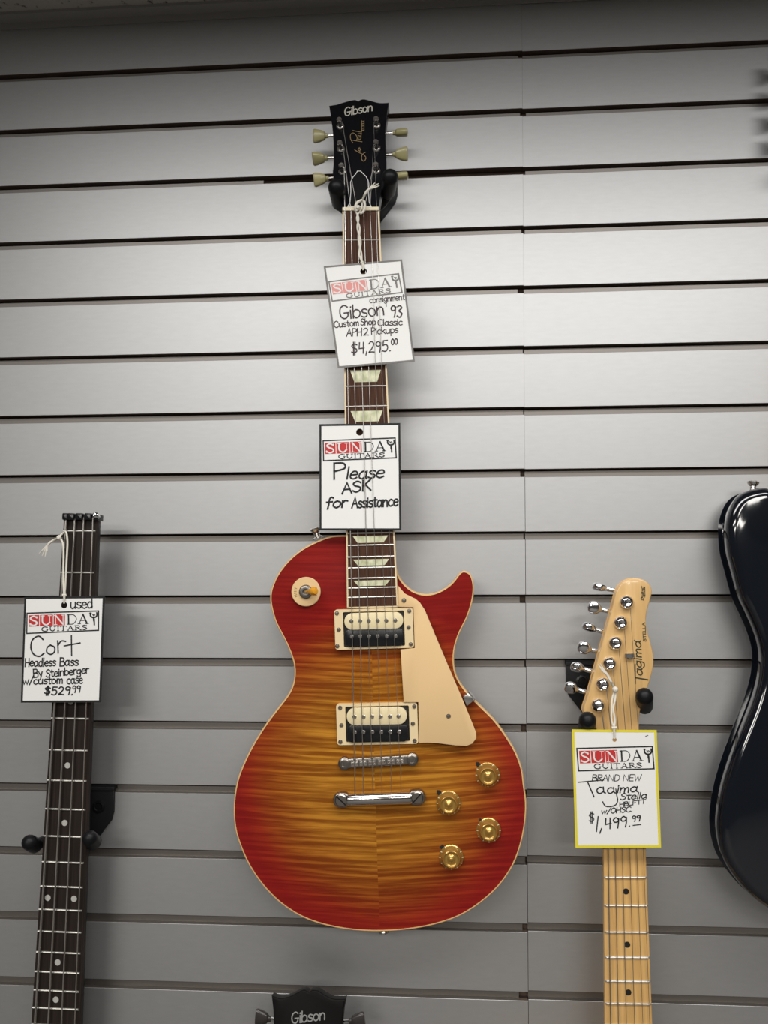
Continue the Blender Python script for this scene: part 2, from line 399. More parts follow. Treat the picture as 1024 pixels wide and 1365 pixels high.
# serif capitals: thick strokes 1, thin strokes marked #
SERIF = {
 'S': (5.2, '~4.2,6.6 2.4,8 .7,6.5 1.6,4.8 3.6,3.4 4.2,1.6 2.4,0 .4,1.4|#4.2,6 4.2,7.7|#.4,2 .4,.4'),
 'U': (6.6, '~1.4,8 1.4,2.4 3.4,.1 5.2,2.2|#5.2,2.2 5.2,8|#.4,8 2.4,8|#4.4,8 6.1,8'),
 'N': (6.8, '#1.2,0 1.2,8|1.2,8 5.6,0|#5.6,0 5.6,8|#.3,8 1.4,8|#.4,0 2,0|#4.8,8 6.4,8'),
 'D': (6.6, '1.4,0 1.4,8|~#1.4,8 4.4,7.8 6,4.2 4.2,.2 1.4,0|#.5,8 1.4,8|#.5,0 1.4,0'),
 'A': (6.4, '#.9,0 3.1,8|3.1,8 5.3,0|#1.7,2.7 4.5,2.7|#.2,0 1.7,0|#4.4,0 6.2,0'),
 'G': (6.6, '~5.4,6.6 3.4,8 1.4,6.6 .7,4 1.5,1.2 3.5,0 5.4,.9|5.4,.6 5.4,3.4|#4.4,3.4 6.2,3.4|#5.4,6.2 5.4,7.8'),
 'I': (3, '1.4,0 1.4,8|#.6,8 2.2,8|#.6,0 2.2,0'), 'T': (5.8, '2.8,0 2.8,8|#.2,8 5.4,8|#.2,8 .2,6.8|#5.4,8 5.4,6.8|#2,0 3.6,0'),
 'R': (6.2, '1.3,0 1.3,8|~#1.3,8 4,7.7 4.2,4.7 1.3,4.2|2.6,4.2 5.4,0|#.5,8 1.3,8|#.5,0 2.1,0|#5.2,0 6,0'),
 'Y': (5.4, '~1,8.4 1,6 2.2,4.6 4,4.8 4.8,6.2 4.8,8.4|#.4,8.4 1.6,8.4|2.8,4.6 2.9,1.8|3.1,3 3.2,-1.6|~#2.2,7.4 2.8,6 3.6,6.6 3.2,7.2 2.6,6.8'),
}
def stroke(bm, pts, w, z=0.):
    P = [V(p[:2]) for p in pts]; Q = [P[0]]
    for p in P[1:]:
        if (p - Q[-1]).length > 1e-6: Q.append(p)
    if len(Q) < 2: return
    Q[0] = Q[0] - (Q[1] - Q[0]).normalized() * w * .4; Q[-1] = Q[-1] + (Q[-1] - Q[-2]).normalized() * w * .4
    L, R = [], []
    for i, p in enumerate(Q):
        a = (p - Q[i - 1]).normalized() if i > 0 else None
        b = (Q[i + 1] - p).normalized() if i < len(Q) - 1 else None
        t = (a or b) + (b or a); t = t.normalized() if t.length > 1e-3 else (a or b)
        n = V((-t.y, t.x)); k = 1.
        if a and b: k = 1 / max(.55, n.dot(V((-a.y, a.x))))
        L.append(bm.verts.new((*(p + n * w / 2 * k), z))); R.append(bm.verts.new((*(p - n * w / 2 * k), z)))
    for i in range(len(Q) - 1): bm.faces.new((R[i], R[i + 1], L[i + 1], L[i]))
def write(bm, F, s, a, b, cap, w, font=HAND, h=.0, slant=0., jit=.12, thin=.45):
    """write s along the line a-b (pixels of the photo, met on plane F), capitals cap pixels high, pen w pixels wide"""
    A, B = F.px(*a), F.px(*b); sc = F.size(*a)
    adv = sum(font[c][0] for c in s); ex = (B - A) / adv; e = ex.normalized(); ey = V((-e.y, e.x)) * cap * sc / 8
    x = 0.
    for c in s:
        ad, g = font[c]
        if cap < 9.5: jit = min(jit, .05)
        dy = random.uniform(-jit, jit) * 2; ry = random.uniform(-jit, jit) * .25
        for st in (g.split('|') if g else []):
            sm = '~' in st; th = '#' in st
            pts = [tuple(map(float, q.split(','))) for q in st.replace('~', '').replace('#', '').split()]
            pts = [V((px + slant * py + (random.uniform(-jit, jit) if jit else 0), py + dy + ry * px)) for px, py in pts]
            if sm and len(pts) > 2: pts = catmull(pts, 5)
            stroke(bm, [A + ex * (x + p.x) + ey * p.y for p in pts], w * sc * (thin if th else 1.), h + random.uniform(0, .00004))
        x += ad
def lines_px(bm, F, pts, w, h=0., smooth=False, n=5):
    P = [F.px(*p) for p in pts]
    if smooth: P = catmull(P, n)
    stroke(bm, P, w * F.size(*pts[0]), h)

# ------------------------------------------------------------------ setting: slat wall, ceiling
PITCH, GAP = .0762, .0099
XL, XR = -1.35, 1.45
def seam_x(z): return .1020 - .0125 * ((-z) / 1.2)
def slat_bm():
    bm = BM()
    for side in (0, 1):
        dz = 0. if side == 0 else -.0006
        for k in range(-1, 26):
            zt = -PITCH * k - GAP + dz; zb = -PITCH * (k + 1) + dz
            dd = 0. if side == 0 else .0022 * min(1, max(0, (k - 6) / 8))
            zt += dd; zb += dd
            if k == -1: zt = .074
            y0 = 0. if side == 0 else .0004
            g = .0003 if k > 6 else .00008
            if side == 0: xs = [(XL, XL), (seam_x(zt) - g, seam_x(zb) - g)]
            else: xs = [(seam_x(zt) + g, seam_x(zb) + g), (XR, XR)]
            c = .0003
            ring = lambda i: [V((xs[i][0], y0 + c, zt)), V((xs[i][0], y0, zt - c)), V((xs[i][1], y0, zb + c)), V((xs[i][1], y0 + c, zb)),
                              V((xs[i][1], .015, zb)), V((xs[i][0], .015, zt))]
            n0 = len(bm.faces)
            rings(bm, [ring(0), ring(1)])
            bm.faces.ensure_lookup_table()
            for f in bm.faces[n0:]:
                f.normal_update()
                cz = f.calc_center_median()
                if cz.y > y0 + .001: f.material_index = 1
    n0 = len(bm.faces)
    v = [bm.verts.new(p) for p in ((XL, .0125, .074), (XR, .0125, .074), (XR, .0125, -2.0), (XL, .0125, -2.0))]
    f = bm.faces.new(v); f.material_index = 1
    v2 = [bm.verts.new((q.co.x, .03, q.co.z)) for q in v]
    fs = [bm.faces.new((v[i], v[(i + 1) % 4], v2[(i + 1) % 4], v2[i])) for i in range(4)] + [bm.faces.new(v2)]
    for f in fs: f.material_index = 1
    return bm
wall = build('wall_back', slat_bm(), [M_LAM, M_MDF]); wall['kind'] = 'structure'
for side in (0, 1):
    for k in range(0, 26):
        zt = -PITCH * k - GAP + (0 if side == 0 else -.0006 + .0022 * min(1, max(0, (k - 6) / 8)))
        sx = seam_x(zt)
        cut = (random.uniform(.001, .012) if k not in (5, 6) else .001)
        spans = [(XL, sx - cut)] if side == 0 else [(sx + (random.uniform(.0004, .006) if k < 6 else .0004), XR)]
        if side == 0 and k == 2: spans = [(XL, at(350, 240, 0).x)]
        for a, b in spans:
            bm = BM(); prof = [(.0008, -.0001), (.0008, .0004), (.0068, .0005), (.0068, .0074), (.0078, .0074), (.0078, -.0001)]
            rings(bm, [[V((x, py, zt + pz)) for py, pz in prof] for x in (a, b)])
            build('slot_liner', bm, M_LINER, wall)
bm = BM(); box(bm, -3.2, 3.2, -5.6, .03, .0745, .10); o = build('ceiling', bm, M_CEIL); o['kind'] = 'structure'
bm = BM(); box(bm, -3.2, 3.2, -5.6, .03, -2.05, -2.0); o = build('floor', bm, M_FLOOR); o['kind'] = 'structure'
bm = BM(); box(bm, XL, XR, -.019, -.0005, .0705, .0743); box(bm, XL, XR, -.0018, -.0004, .062, .0706); o = build('trim_1', bm, M_TRIM); o['kind'] = 'structure'

# ------------------------------------------------------------------ hangers
def hanger(label, k, cx, pads, back_y, pad_r, yoke_c, hole_side):
    """slat-wall guitar hanger: plate hooked in groove k, arm, yoke of two prongs with rubber pads"""
    zg = -PITCH * k
    F = Frame(V((cx, 0, zg)), V((1, 0, 0)), V((0, 0, 1)), V((0, -1, 0)))
    t = thing('guitar_hanger', label, 'guitar hanger', F, 'black guitar hangers on the slat wall')
    bm = BM(); hw = .037
    P = [V((-hw, -.003)), V((hw, -.003)), V((hw, -.032)), V((hw * .93, -.042)), (V((.014, -.069))), V((-.014, -.069)), V((-hw * .93, -.042)), V((-hw, -.032))]
    prism(bm, P[::-1], .0004, .0040, .0008)
    box(bm, -hw, hw, -.0058, -.0012, -.0070, .0010)
    tube(bm, [(-hw, -.0062, .0042), (hw, -.0062, .0042)], .0012, 6)
    build('mounting_plate', bm, M_BLKSTEEL, t, F)
    for sx in (-1, 1):
        bm = BM(); lathe(bm, [(.0075, .0038), (.0075, .0050), (.0050, .0056), (.0044, .0046), (.0024, .0046), (0, .0050)], (sx * .0185, -.026, 0))
        build('screw', bm, M_BLKPLAST, t, F)
    yc = F.I @ V(yoke_c)
    bm = BM(); tube(bm, [(0, -.030, .002), (0, -.030, .012), (yc.x, yc.y, yc.z - .012), (yc.x, yc.y, yc.z)], [.011, .0085, .0085, .010], 16)
    build('arm', bm, M_BLKSTEEL, t, F)
    for a, b in pads:                       # a back end, b front end of the rubber pad, in the room
        a, b = F.I @ V(a), F.I @ V(b)
        d = (a - yc); bm = BM()
        q = catmull([yc, yc + V((d.x * .55, d.y * .5 - .004, -.004)), yc + V((d.x * .95, d.y * .9, d.z * .35)), a, a + (b - a) * .6], 6)
        tube(bm, q, .0066, 12); pr = build('prong', bm, M_BLKSTEEL, t, F)
        bm = BM(); capsule(bm, a - (b - a).normalized() * pad_r * .6, b, pad_r); build('rubber_pad', bm, M_RUBBER, pr, F)
    return t

# ------------------------------------------------------------------ small guitar parts
TULIP = ((0, .26, .5), (.02, .33, .62), (.17, .33, .62), (.20, .40, .75), (.26, .60, .92), (.55, .84, 1), (.86, 1, 1), (.96, .97, .86), (1, .88, .6))
OVAL = ((0, .34, .6), (.10, .40, .7), (.18, .62, .85), (.34, .90, 1), (.55, 1, 1), (.76, .93, 1), (.90, .72, .9), (.97, .5, .7), (1, .3, .4))
def tulip(bm, p, axis, side, L=.018, W=.0152, T=.0080, prof=TULIP):
    p, axis, side = V(p), V(axis).normalized(), V(side)
    side = (side - axis * side.dot(axis)).normalized(); nn = axis.cross(side)
    R = []
    for t, w, k in prof:
        ring = []
        for j in range(20):
            a = 2 * math.pi * j / 20; cx, cy = math.cos(a), math.sin(a)
            cx = math.copysign(abs(cx) ** .75, cx); cy = math.copysign(abs(cy) ** .75, cy)
            ring.append(p + axis * (t * L) + side * (cx * w * W / 2) + nn * (cy * k * T / 2))
        R.append(ring)
    rings(bm, R)
def tuner_post(bm, p, s=1.):
    lathe(bm, [(.0050 * s, -.002), (.0050 * s, .0012 * s), (.0042 * s, .0022 * s), (.0034 * s, .0026 * s), (.0032 * s, .0035 * s), (.0026 * s, .0055 * s), (.0026 * s, .0072 * s), (.0032 * s, .0085 * s), (.0032 * s, .0122 * s), (.0026 * s, .0130 * s), (0, .0128 * s)], p, (0, 0, 1), 18)
def make_string(name, pts, r, m, parent, F):
    bm = BM(); tube(bm, pts, r, 6); return build(name, bm, m, parent, F)

# ------------------------------------------------------------------ the cherry sunburst guitar
LP = axis_frame(at(507, 1241, -.049), at(481, 281, -.077))
NUT_V = LP.px(481, 281, .002).y
FBE_V = LP.px(497, 810, .011).y
def fbh(v): return .002 + (.009) * (NUT_V - v) / (NUT_V - FBE_V)      # fretboard surface over the body plane
P_a = LP.p3(481, 281, .002); P_b = LP.p3(497, 810, .011)
wa, wb_ = LP.M @ V((P_a.x, P_a.y, .002)), LP.M @ V((P_b.x, P_b.y, .011))
FB = axis_frame(wb_, wa)
FBL = (wa - wb_).length
guitar = thing('electric_guitar', 'cherry sunburst flame-top electric guitar with cream pickguard hanging in the middle', 'electric guitar', LP)

body_px = [(461.9, 713.4), (443, 714.4), (424.4, 720.6), (402.5, 732), (383.8, 747.8), (369.7, 766.6), (361.9, 785), (360.3, 799), (362.5, 813), (368, 831), (377.5, 849), (385, 865), (391, 882), (392.6, 897), (390.5, 912), (384, 926), (372, 942), (356, 963), (340, 988), (326, 1015), (316, 1042), (311.5, 1073), (313, 1101.5), (319.7, 1126), (332.8, 1155), (351.3, 1181.5), (373.8, 1204), (402.5, 1222.5), (435.4, 1234), (472.3, 1240.3), (509, 1241.8), (546, 1239), (579, 1232.8), (611.7, 1221.7), (640.4, 1204), (665, 1181.5), (683.5, 1155), (694.6, 1126), (700.3, 1097.4), (701.8, 1070), (698.7, 1045), (696, 1025), (688, 1003), (675, 981), (660, 960.6), (642.7, 943), (626.6, 926.9), (614.8, 912), (607.5, 897), (605.2, 880), (607, 862), (613.4, 843), (622.8, 824), (629, 805.6), (632, 787), (630.6, 772.8), (626, 764), (618, 761), (612, 764.4), (605.6, 772.8), (597.8, 780.6), (586.9, 787.5), (574.4, 791.6), (561.9, 791.6), (549.4, 786.9), (538.4, 777.5), (531.3, 766.6), (528, 754), (527.5, 735)]
raw = [LP.px(x, y) for x, y in body_px]
OUT = catmull(raw, 3) + [LP.px(500, 713)]
def arch(q):
    d = edge_dist(OUT, q); t = min(1, d / .085)
    e = math.exp(-((q.x) ** 2 + (q.y - .16) ** 2) / (2 * .11 ** 2))
    return .0088 * (t * t * (3 - 2 * t)) * (.55 + .45 * e) + .0006 * (1 - t) * 0
c = LP.px(503, 1022)
M_TOP = flame_top(c.x, c.y, .166, .188)
bm = BM(); inner = offset_poly(OUT, .0014)
arched_plate(bm, inner, -.0085, 0., arch)
top = build('maple_top', bm, M_TOP, guitar, LP)
bm = BM(); rings(bm, [[V((q.x, q.y, z)) for q in offset_poly(OUT, d)] for z, d in ((-.049, .010), (-.0475, .0065), (-.044, .0045), (-.030, .002), (-.0080, 0))]); body = build('body', bm, M_MAHOG, guitar, LP)
bm = BM(); OUTc = OUT
R = [[V((q.x, q.y, z)) for q in P] for P, z in ((offset_poly(OUTc, .0017), -.004), (offset_poly(OUTc, .0017), .0007), (offset_poly(OUTc, .0007), .0006), (offset_poly(OUTc, .0), -.0004), (offset_poly(OUTc, -.0001), -.0080), (offset_poly(OUTc, .0017), -.0080))]
rings(bm, R + [R[0]], False, False); build('binding', bm, M_CREAM, body, LP, 'cream binding along the body edge')

# neck, fretboard, frets, inlays
ts = [i / 10 for i in range(11)]
def lerp(a, b, t): return a + (b - a) * t
A0, A1, B0, B1 = FB.px(457.2, 281), FB.px(463.3, 810.5), FB.px(505, 280.5), FB.px(530.3, 808.8)
bm = BM(); loft_neck(bm, [lerp(A0, A1, t * .72) for t in ts], [lerp(B0, B1, t * .72) for t in ts], -.0052, .0175); build('neck', bm, M_MAHOG, guitar, FB)
bm = BM(); prism(bm, [A0, A1, B1, B0], -.0058, 0.); fbo = build('fretboard', bm, M_ROSE, guitar, FB)
bm = BM()
for P, Q, s in ((A0, A1, 1), (B0, B1, -1)):
    prism(bm, [P + V((-.0004 * s, 0)), Q + V((-.0004 * s, 0)), Q + V((.0013 * s, 0)), P + V((.0013 * s, 0))], -.0058, .0003)
prism(bm, [A1 + V((0, -.0004)), B1 + V((0, -.0004)), B1 + V((0, .0011)), A1 + V((0, .0011))], -.0058, .0003)
build('binding', bm, M_FBIND, fbo, FB, 'cream binding along the fretboard edges')
SC = ((A0 + B0) / 2 - V((FB.px(498.5, 797)))).length / (1 - 2 ** (-22 / 12))
def board_lr(d, A0=A0, A1=A1, B0=B0, B1=B1):
    t = d / ((A0 - A1).length); return lerp(A0, A1, t), lerp(B0, B1, t)
fd = lambda n: SC * (1 - 2 ** (-n / 12))
for n in range(1, 23):
    l, r = board_lr(fd(n)); bm = BM()
    tube(bm, [V((*(lerp(l, r, .02)), .0002)), V((*(lerp(l, r, .98)), .0000))], .0009, 8)
    build('fret', bm, M_FRET, fbo, FB)
for n in (3, 5, 7, 9, 12, 15, 17, 19, 21):
    d0, d1 = fd(n - 1), fd(n); sp = d1 - d0
    l0, r0 = board_lr(d0 + sp * .24); l1, r1 = board_lr(d1 - sp * .20)
    bm = BM(); prism(bm, [lerp(l0, r0, .13), lerp(l0, r0, .87), lerp(l1, r1, .77), lerp(l1, r1, .23)], -.001, .00012)
    build('inlay', bm, M_PEARL, fbo, FB)
bm = BM(); prism(bm, [A0 + V((-.0003, -.0005)), B0 + V((.0003, -.0005)), B0 + V((.0002, .0038)), A0 + V((-.0002, .0038))], -.006, .0021, .0006)
build('nut', bm, M_NUT, guitar, FB)

# headstock, tilted back from the nut
ang = math.radians(13)
hv = FB.v * math.cos(ang) - FB.n * math.sin(ang); hn = FB.n * math.cos(ang) + FB.v * math.sin(ang)
hm = (A0 + B0) / 2
HS = Frame(FB.M @ V((hm.x, hm.y + .0036, -.0005)), FB.u, hv, hn)
head_px = [(455.8, 279.5), (455, 270), (452, 256), (446.5, 243), (443.8, 231), (444.6, 219.6), (444.8, 199.7), (444.2, 181.4), (442.8, 166.5), (440.9, 153), (439, 140.8)]
head_top = [(449.8, 139), (459.8, 135.8), (469.7, 133.3), (474.2, 133), (477.7, 134.8)]
head_top2 = [(480.8, 132.6), (486.3, 132), (496.3, 134.6), (506.2, 137), (518.2, 136.6)]
head_r = [(516.2, 150), (514.6, 163), (513.8, 176.4), (514.2, 193), (514.7, 209.6), (515, 222), (513, 240), (508.5, 256), (506, 268), (505.2, 278.5)]
seq = lambda L, n=3: catmull([HS.px(*p) for p in L], n)
HP = seq(head_px) + seq(head_top) + seq(head_top2) + seq(head_r)
bm = BM(); prism(bm, HP, -.0145, 0., .0006, 2); hd = build('headstock', bm, M_BLKLAC, guitar, HS)
bm = BM(); write(bm, HS, 'Gibson', (459.5, 155), (497.5, 147.5), 11, 1.35, h=.00025, slant=.18, jit=0)
build('logo_inlay', bm, M_PEARLINK, hd, HS)
bm = BM()
cr1 = lambda L: [(400 + x / 6.024, 120 + y / 6.024) for x, y in L]
for L in ([(440, 480), (470, 500), (510, 520), (530, 545), (515, 572), (495, 555), (500, 520), (525, 500)],
          [(470, 490), (490, 480), (480, 470), (468, 480), (485, 497)], [(480, 462), (470, 470), (488, 478)],
          [(500, 416), (455, 409), (415, 403)], [(425, 425), (408, 395), (406, 362), (424, 345), (448, 358), (460, 385), (455, 404)],
          [(470, 392), (485, 398), (490, 380), (470, 378), (492, 374)], [(465, 365), (488, 368), (490, 350), (465, 352), (495, 346)], [(425, 325), (490, 338), (495, 325)]):
    lines_px(bm, HS, cr1(L), .65, .00025, True)
for yy in (325, 308, 290, 272, 255): lines_px(bm, HS, cr1([(498, yy), (515, yy - 3)]), .9, .00025)
lines_px(bm, HS, cr1([(497, 328), (497, 245)]), .6, .00025); lines_px(bm, HS, cr1([(515, 328), (515, 245)]), .6, .00025)
build('script_lettering', bm, M_GOLDINK, hd, HS)
tr = cr1([(384, 945), (402, 905), (408, 820), (406, 745), (425, 705), (448, 680), (462, 656), (490, 656), (505, 672), (535, 700), (552, 735), (555, 820), (560, 905), (577, 945)])
TP = [HS.px(*p) for p in tr]
bm = BM(); prism(bm, TP, 0, .0016); tc_ = build('truss_rod_cover', bm, M_BLKPLAST, guitar, HS)
bm = BM(); TI = offset_poly(TP, .0008)
rings(bm, [[V((q.x, q.y, z)) for q in P] for P, z in ((TP, .0015), (TP, .0019), (TI, .0019), (TI, .0015))] , False, False)
build('white_edge', bm, M_WHITEINK, tc_, HS)

posts_L = [(454, 168.5), (454.8, 199), (456.8, 229)]; posts_R = [(502.4, 167.5), (502.2, 198), (502, 228)]
but_L = [((443, 180.5), (418, 181.5), 66), ((444, 209.8), (417, 211.8), 25), ((444, 236.5), (418.5, 240), 62)]
but_R = [((514.5, 177.3), (543.5, 176.5), -26), ((514.5, 206), (543.5, 205), 55), ((518, 235), (544, 234.5), -22)]
postP = []
for PX, BX in ((posts_L, but_L), (posts_R, but_R)):
    for (px_, py_), (s, e, rot) in zip(PX, BX):
        p = HS.p3(px_, py_); postP.append(V((p.x, p.y, 0)))
        bm = BM(); tuner_post(bm, (p.x, p.y, 0)); tu = build('tuner', bm, M_NICKEL, guitar, HS)
        a, b = HS.p3(*s, -.019), HS.p3(*e, -.019); d = (b - a).normalized(); L = (b - a).length
        bm = BM(); tube(bm, [a - d * .012, b - d * .010], .0015, 8); box(bm, p.x - .007, p.x + .007, p.y - .009, p.y + .009, -.024, -.0146)
        build('shaft', bm, M_NICKEL, tu, HS)
        bm = BM(); r_ = math.radians(rot)
        q = b - d * .0185
        tulip(bm, q, d, V((0, math.sin(r_), math.cos(r_))), .0185, .0170, .0090)
        build('button', bm, M_BUTTON, tu, HS, 'aged cream tuner button')

# pickguard
c5_ = lambda L: [(420 + x / 3.4133, 880 + y / 3.4133) for x, y in L]
pg_px = [(531, 781), (535, 786), (540, 791.6), (547, 795), (553.5, 798), (560, 803.6), (566.5, 813.4), (580, 846), (595.8, 883.5), (614, 926), (629.5, 963.5), (634.8, 976.7), (635, 984), (629.5, 991.3), (622, 994.3), (607.5, 993.7), (584, 990.8), (570, 990), (558.3, 990.3), (557.6, 936), (538.2, 936), (534, 866), (552.8, 864), (551, 809.5), (531, 809)]
PG = [LP.px(x, y, .013) for x, y in pg_px]
bm = BM(); prism(bm, PG, .0118, .0138, .0006, 2); pgo = build('pickguard', bm, M_GUARD, guitar, LP)
for x, y in ((538.4, 800.3), (597.9, 954.7)):
    p = LP.px(x, y, .0138); bm = BM(); screw(bm, (p.x, p.y, .0138), .0026); build('screw', bm, M_AGEDNICKEL, pgo, LP)
bm = BM(); prism(bm, [LP.px(x, y, .008) for x, y in c5_([(672, 166), (695, 146), (724, 180), (690, 208)])], .0010, .0125, .001, 2)
e_ = [LP.px(x, y, .004) for x, y in c5_([(694, 146), (700, 141), (728, 176), (723, 181)])]; prism(bm, e_, -.012, .0095); build('bracket', bm, M_NICKEL, pgo, LP)

# pickups
def pickup(ring, opening, cream, black, poles_c, poles_k, scr):
    zb, zt = .0060, .0122
    Rg = [LP.px(*p, zt) for p in ring]; Op = [LP.px(*p, zt) for p in opening]
    m = sum(Rg, V((0, 0))) / 4; ex = (Rg[1] - Rg[0]).normalized()
    SF = Frame(LP.M @ V((m.x, m.y, 0)), LP.u * ex.x + LP.v * ex.y, LP.v * ex.x - LP.u * ex.y, LP.n)
    def loc(x, y, h): return SF.px(x, y, h)
    def ext(L, h):
        q = [loc(*p, h) for p in L]; return [min(p.x for p in q), max(p.x for p in q), min(p.y for p in q), max(p.y for p in q)]
    x0, x1, y0, y1 = [sum(v) / 2 for v in zip(*[(ext([ring[0], ring[2]], zt)), (ext([ring[1], ring[3]], zt))])]
    o0, o1, q0, q1 = [sum(v) / 2 for v in zip(*[(ext([opening[0], opening[2]], zt)), (ext([opening[1], opening[3]], zt))])]
    bm = BM(); ring_plate(bm, rrect(x1 - x0, y1 - y0, .003, (x0 + x1) / 2, (y0 + y1) / 2), [rrect(o1 - o0, q1 - q0, .0015, (o0 + o1) / 2, (q0 + q1) / 2)], zb - .002, zt)
    bmesh.ops.bevel(bm, geom=[e for e in bm.edges if len(e.link_faces) == 2 and e.calc_face_angle(0) > 1.2 and all(v.co.z > zt - 1e-4 for v in e.verts)], offset=.0007, segments=2, affect='EDGES')
    pk = build('pickup', bm, M_RING, guitar, SF, 'cream framed humbucker pickup')
    bm = BM(); box(bm, o0 + .0002, o1 - .0002, q0 + .0002, q1 - .0002, .004, .0098); build('base_plate', bm, M_DARKMETAL, pk, SF)
    for L, m_, poles, top in ((cream, M_CREAMBOB, poles_c, .0148), (black, M_BLKPLAST, poles_k, .0145)):
        a, b = loc(*L[0], top), loc(*L[1], top)
        w, h = abs(b.x - a.x), abs(a.y - b.y); r = min(h * (.49 if m_ is M_CREAMBOB else .30), h * .49)
        bm = BM(); prism(bm, rrect(w, h, r, (a.x + b.x) / 2, (a.y + b.y) / 2, 6), .0085, top, .0006, 2); build('bobbin', bm, m_, pk, SF)
        for x, y in poles:
            p = loc(x, y, top); bm = BM()
            lathe(bm, [(.0023, -.001), (.0023, .0006), (.0017, .0011), (0, .0012)], (p.x, p.y, top), (0, 0, 1), 14); build('pole_piece', bm, M_NICKEL, pk, SF)
    for x, y in scr:
        p = loc(x, y, zt); bm = BM(); screw(bm, (p.x, p.y, zt), .0024); build('screw', bm, M_AGEDNICKEL, pk, SF)
c4 = lambda L: [(340 + x / 3.2, 690 + y / 3.2) for x, y in L]
c5 = lambda L: [(420 + x / 3.4133, 880 + y / 3.4133) for x, y in L]
pickup(c4([(337, 393), (672, 383), (678, 555), (345, 564)]), c4([(376, 402), (635, 397), (640, 548), (379, 552)]), c4([(380, 409), (633, 473)]), c4([(384, 476), (636, 546)]),
       c4([(412, 441), (449, 440), (486, 440), (524, 439), (560, 439), (598, 438)]), c4([(413, 508), (450, 507), (487, 507), (524, 506), (562, 506), (600, 505)]),
       c4([(350, 408), (658, 398), (358, 478), (655, 468), (352, 548), (664, 540)]))
pickup(c5([(98, 200), (466, 192), (468, 380), (100, 388)]), c5([(139, 212), (428, 206), (430, 368), (141, 376)]), c5([(143, 219), (419, 292)]), c5([(147, 297), (425, 371)]),
       c5([(180, 258), (221, 258), (260, 257), (300, 257), (341, 256), (380, 255)]), c5([(182, 328), (221, 328), (262, 327), (302, 327), (343, 326), (383, 326)]),
       c5([(115, 217), (451, 211), (121, 296), (445, 289), (116, 372), (453, 367)]))

# bridge and tailpiece
BR = LP.sub((459.5, 1017.5), (549.5, 1012), .0135); bl = (LP.px(459.5, 1017.5, .0135) - LP.px(549.5, 1012, .0135)).length
bm = BM(); prism(bm, rrect(bl + .004, .0105, .0045), -.004, .0030, .0014, 3)
for s in (-1, 1): lathe(bm, [(.0068, -.005), (.0068, .0026), (.0056, .0034), (.0038, .0036), (.0034, .0026), (0, .0026)], (s * bl / 2, 0, 0), (0, 0, 1), 20)
bro = build('bridge', bm, M_AGEDNICKEL, guitar, BR)
str_b = [(472.7, 1017), (484, 1016), (496, 1015.5), (508.5, 1014.5), (521, 1014), (533, 1013)]
for i, (x, y) in enumerate(str_b):
    p = BR.px(x, y, .0055); bm = BM()
    box(bm, p.x - .0040, p.x + .0040, -.0030, .0030, .0020, .0042); prism(bm, [V((p.x - .0034, -.001)), V((p.x + .0034, -.001)), V((p.x + .0034, .0012)), V((p.x - .0034, .0012))], .004, .0056, .0005, 1)
    tube(bm, [(p.x, -.0056, .0026), (p.x, .0054, .0026)], .0012, 8)
    build('saddle', bm, M_NICKEL, bro, BR)
TL = LP.sub((455.5, 1067), (556, 1063.5), .0150); tl = (LP.px(455.5, 1067, .015) - LP.px(556, 1063.5, .015)).length
bm = BM()
R = []
for x in (-tl / 2 + .006, -tl / 2 + .008, tl / 2 - .008, tl / 2 - .006):
    k = .86 if abs(x) > tl / 2 - .007 else 1
    R.append([V((x, .0068 * k * math.cos(a), .0055 * k * math.sin(a) - .0005)) for a in [2 * math.pi * j / 24 for j in range(24)]])
rings(bm, R); tpo = build('tailpiece', bm, M_TAIL, guitar, TL)
for s in (-1, 1):
    bm = BM(); prism(bm, rrect(.0195, .0165, .0075, s * (tl / 2 - .0005), .0003), -.0055, .0020, .0015, 3); build('lug', bm, M_AGEDNICKEL, tpo, TL)
    bm = BM(); lathe(bm, [(.0070, -.008), (.0070, .0024), (.0058, .0034), (.0001, .0036)], (s * (tl / 2 + .0002), .0004, 0), (0, 0, 1), 24); build('stud', bm, M_AGEDNICKEL, tpo, TL)
    bm = BM(); stroke(bm, [V((s * (tl / 2) - .0050 * (-s), .0054)), V((s * (tl / 2) + .0050 * (-s), -.0046))], .0014, .0038); build('slot', bm, M_BLKSTEEL, tpo, TL)

# knobs with pointers, switch
for (x, y) in ((650.4, 1035), (598, 1071.3), (651.8, 1109.5), (601.6, 1144.5)):
    p = LP.px(x, y, .012); hb = arch(p) - .0006
    bm = BM(); lathe(bm, [(.0134, 0), (.0136, .0012), (.0134, .0026), (.0112, .0042), (.0098, .0094), (.0094, .0104), (.0086, .0108), (.0078, .0094), (.0066, .0087), (.0052, .0087), (.0038, .0094), (.0026, .0108), (0, .0113)], (p.x, p.y, hb), (0, 0, 1), 40)
    kn = build('knob', bm, M_GOLD, guitar, LP, 'gold top-hat control knob', ang=40)
    bm = BM()
    for k in range(11):
        a = math.radians(60 - 30 * k); e = V((math.cos(a), math.sin(a)))
        stroke(bm, [V((p.x, p.y)) + e * .0119, V((p.x, p.y)) + e * .0132],   .0008, hb + .0038)
    for f in bm.verts:
        f.co.z = hb + .0044 - (f.co.to_2d() - p).length * 0 - max(0, ((f.co.to_2d() - p).length - .0112)) * .70
    build('numeral', bm, M_CREAMBOB, kn, LP)
    bm = BM(); e = V((-.72, .80)).normalized(); q = p + e * .0155; n_ = V((-e.y, e.x))
    prism(bm, [p + n_ * .0028 + e * .004, p - n_ * .0028 + e * .004, q - n_ * .0022 + e * .001, q + e * .0032, q + n_ * .0022 + e * .001], hb, hb + .0022); build('pointer', bm, M_DARKMETAL, kn, LP)
p = LP.px(408, 788.8, .006); hb = .0045
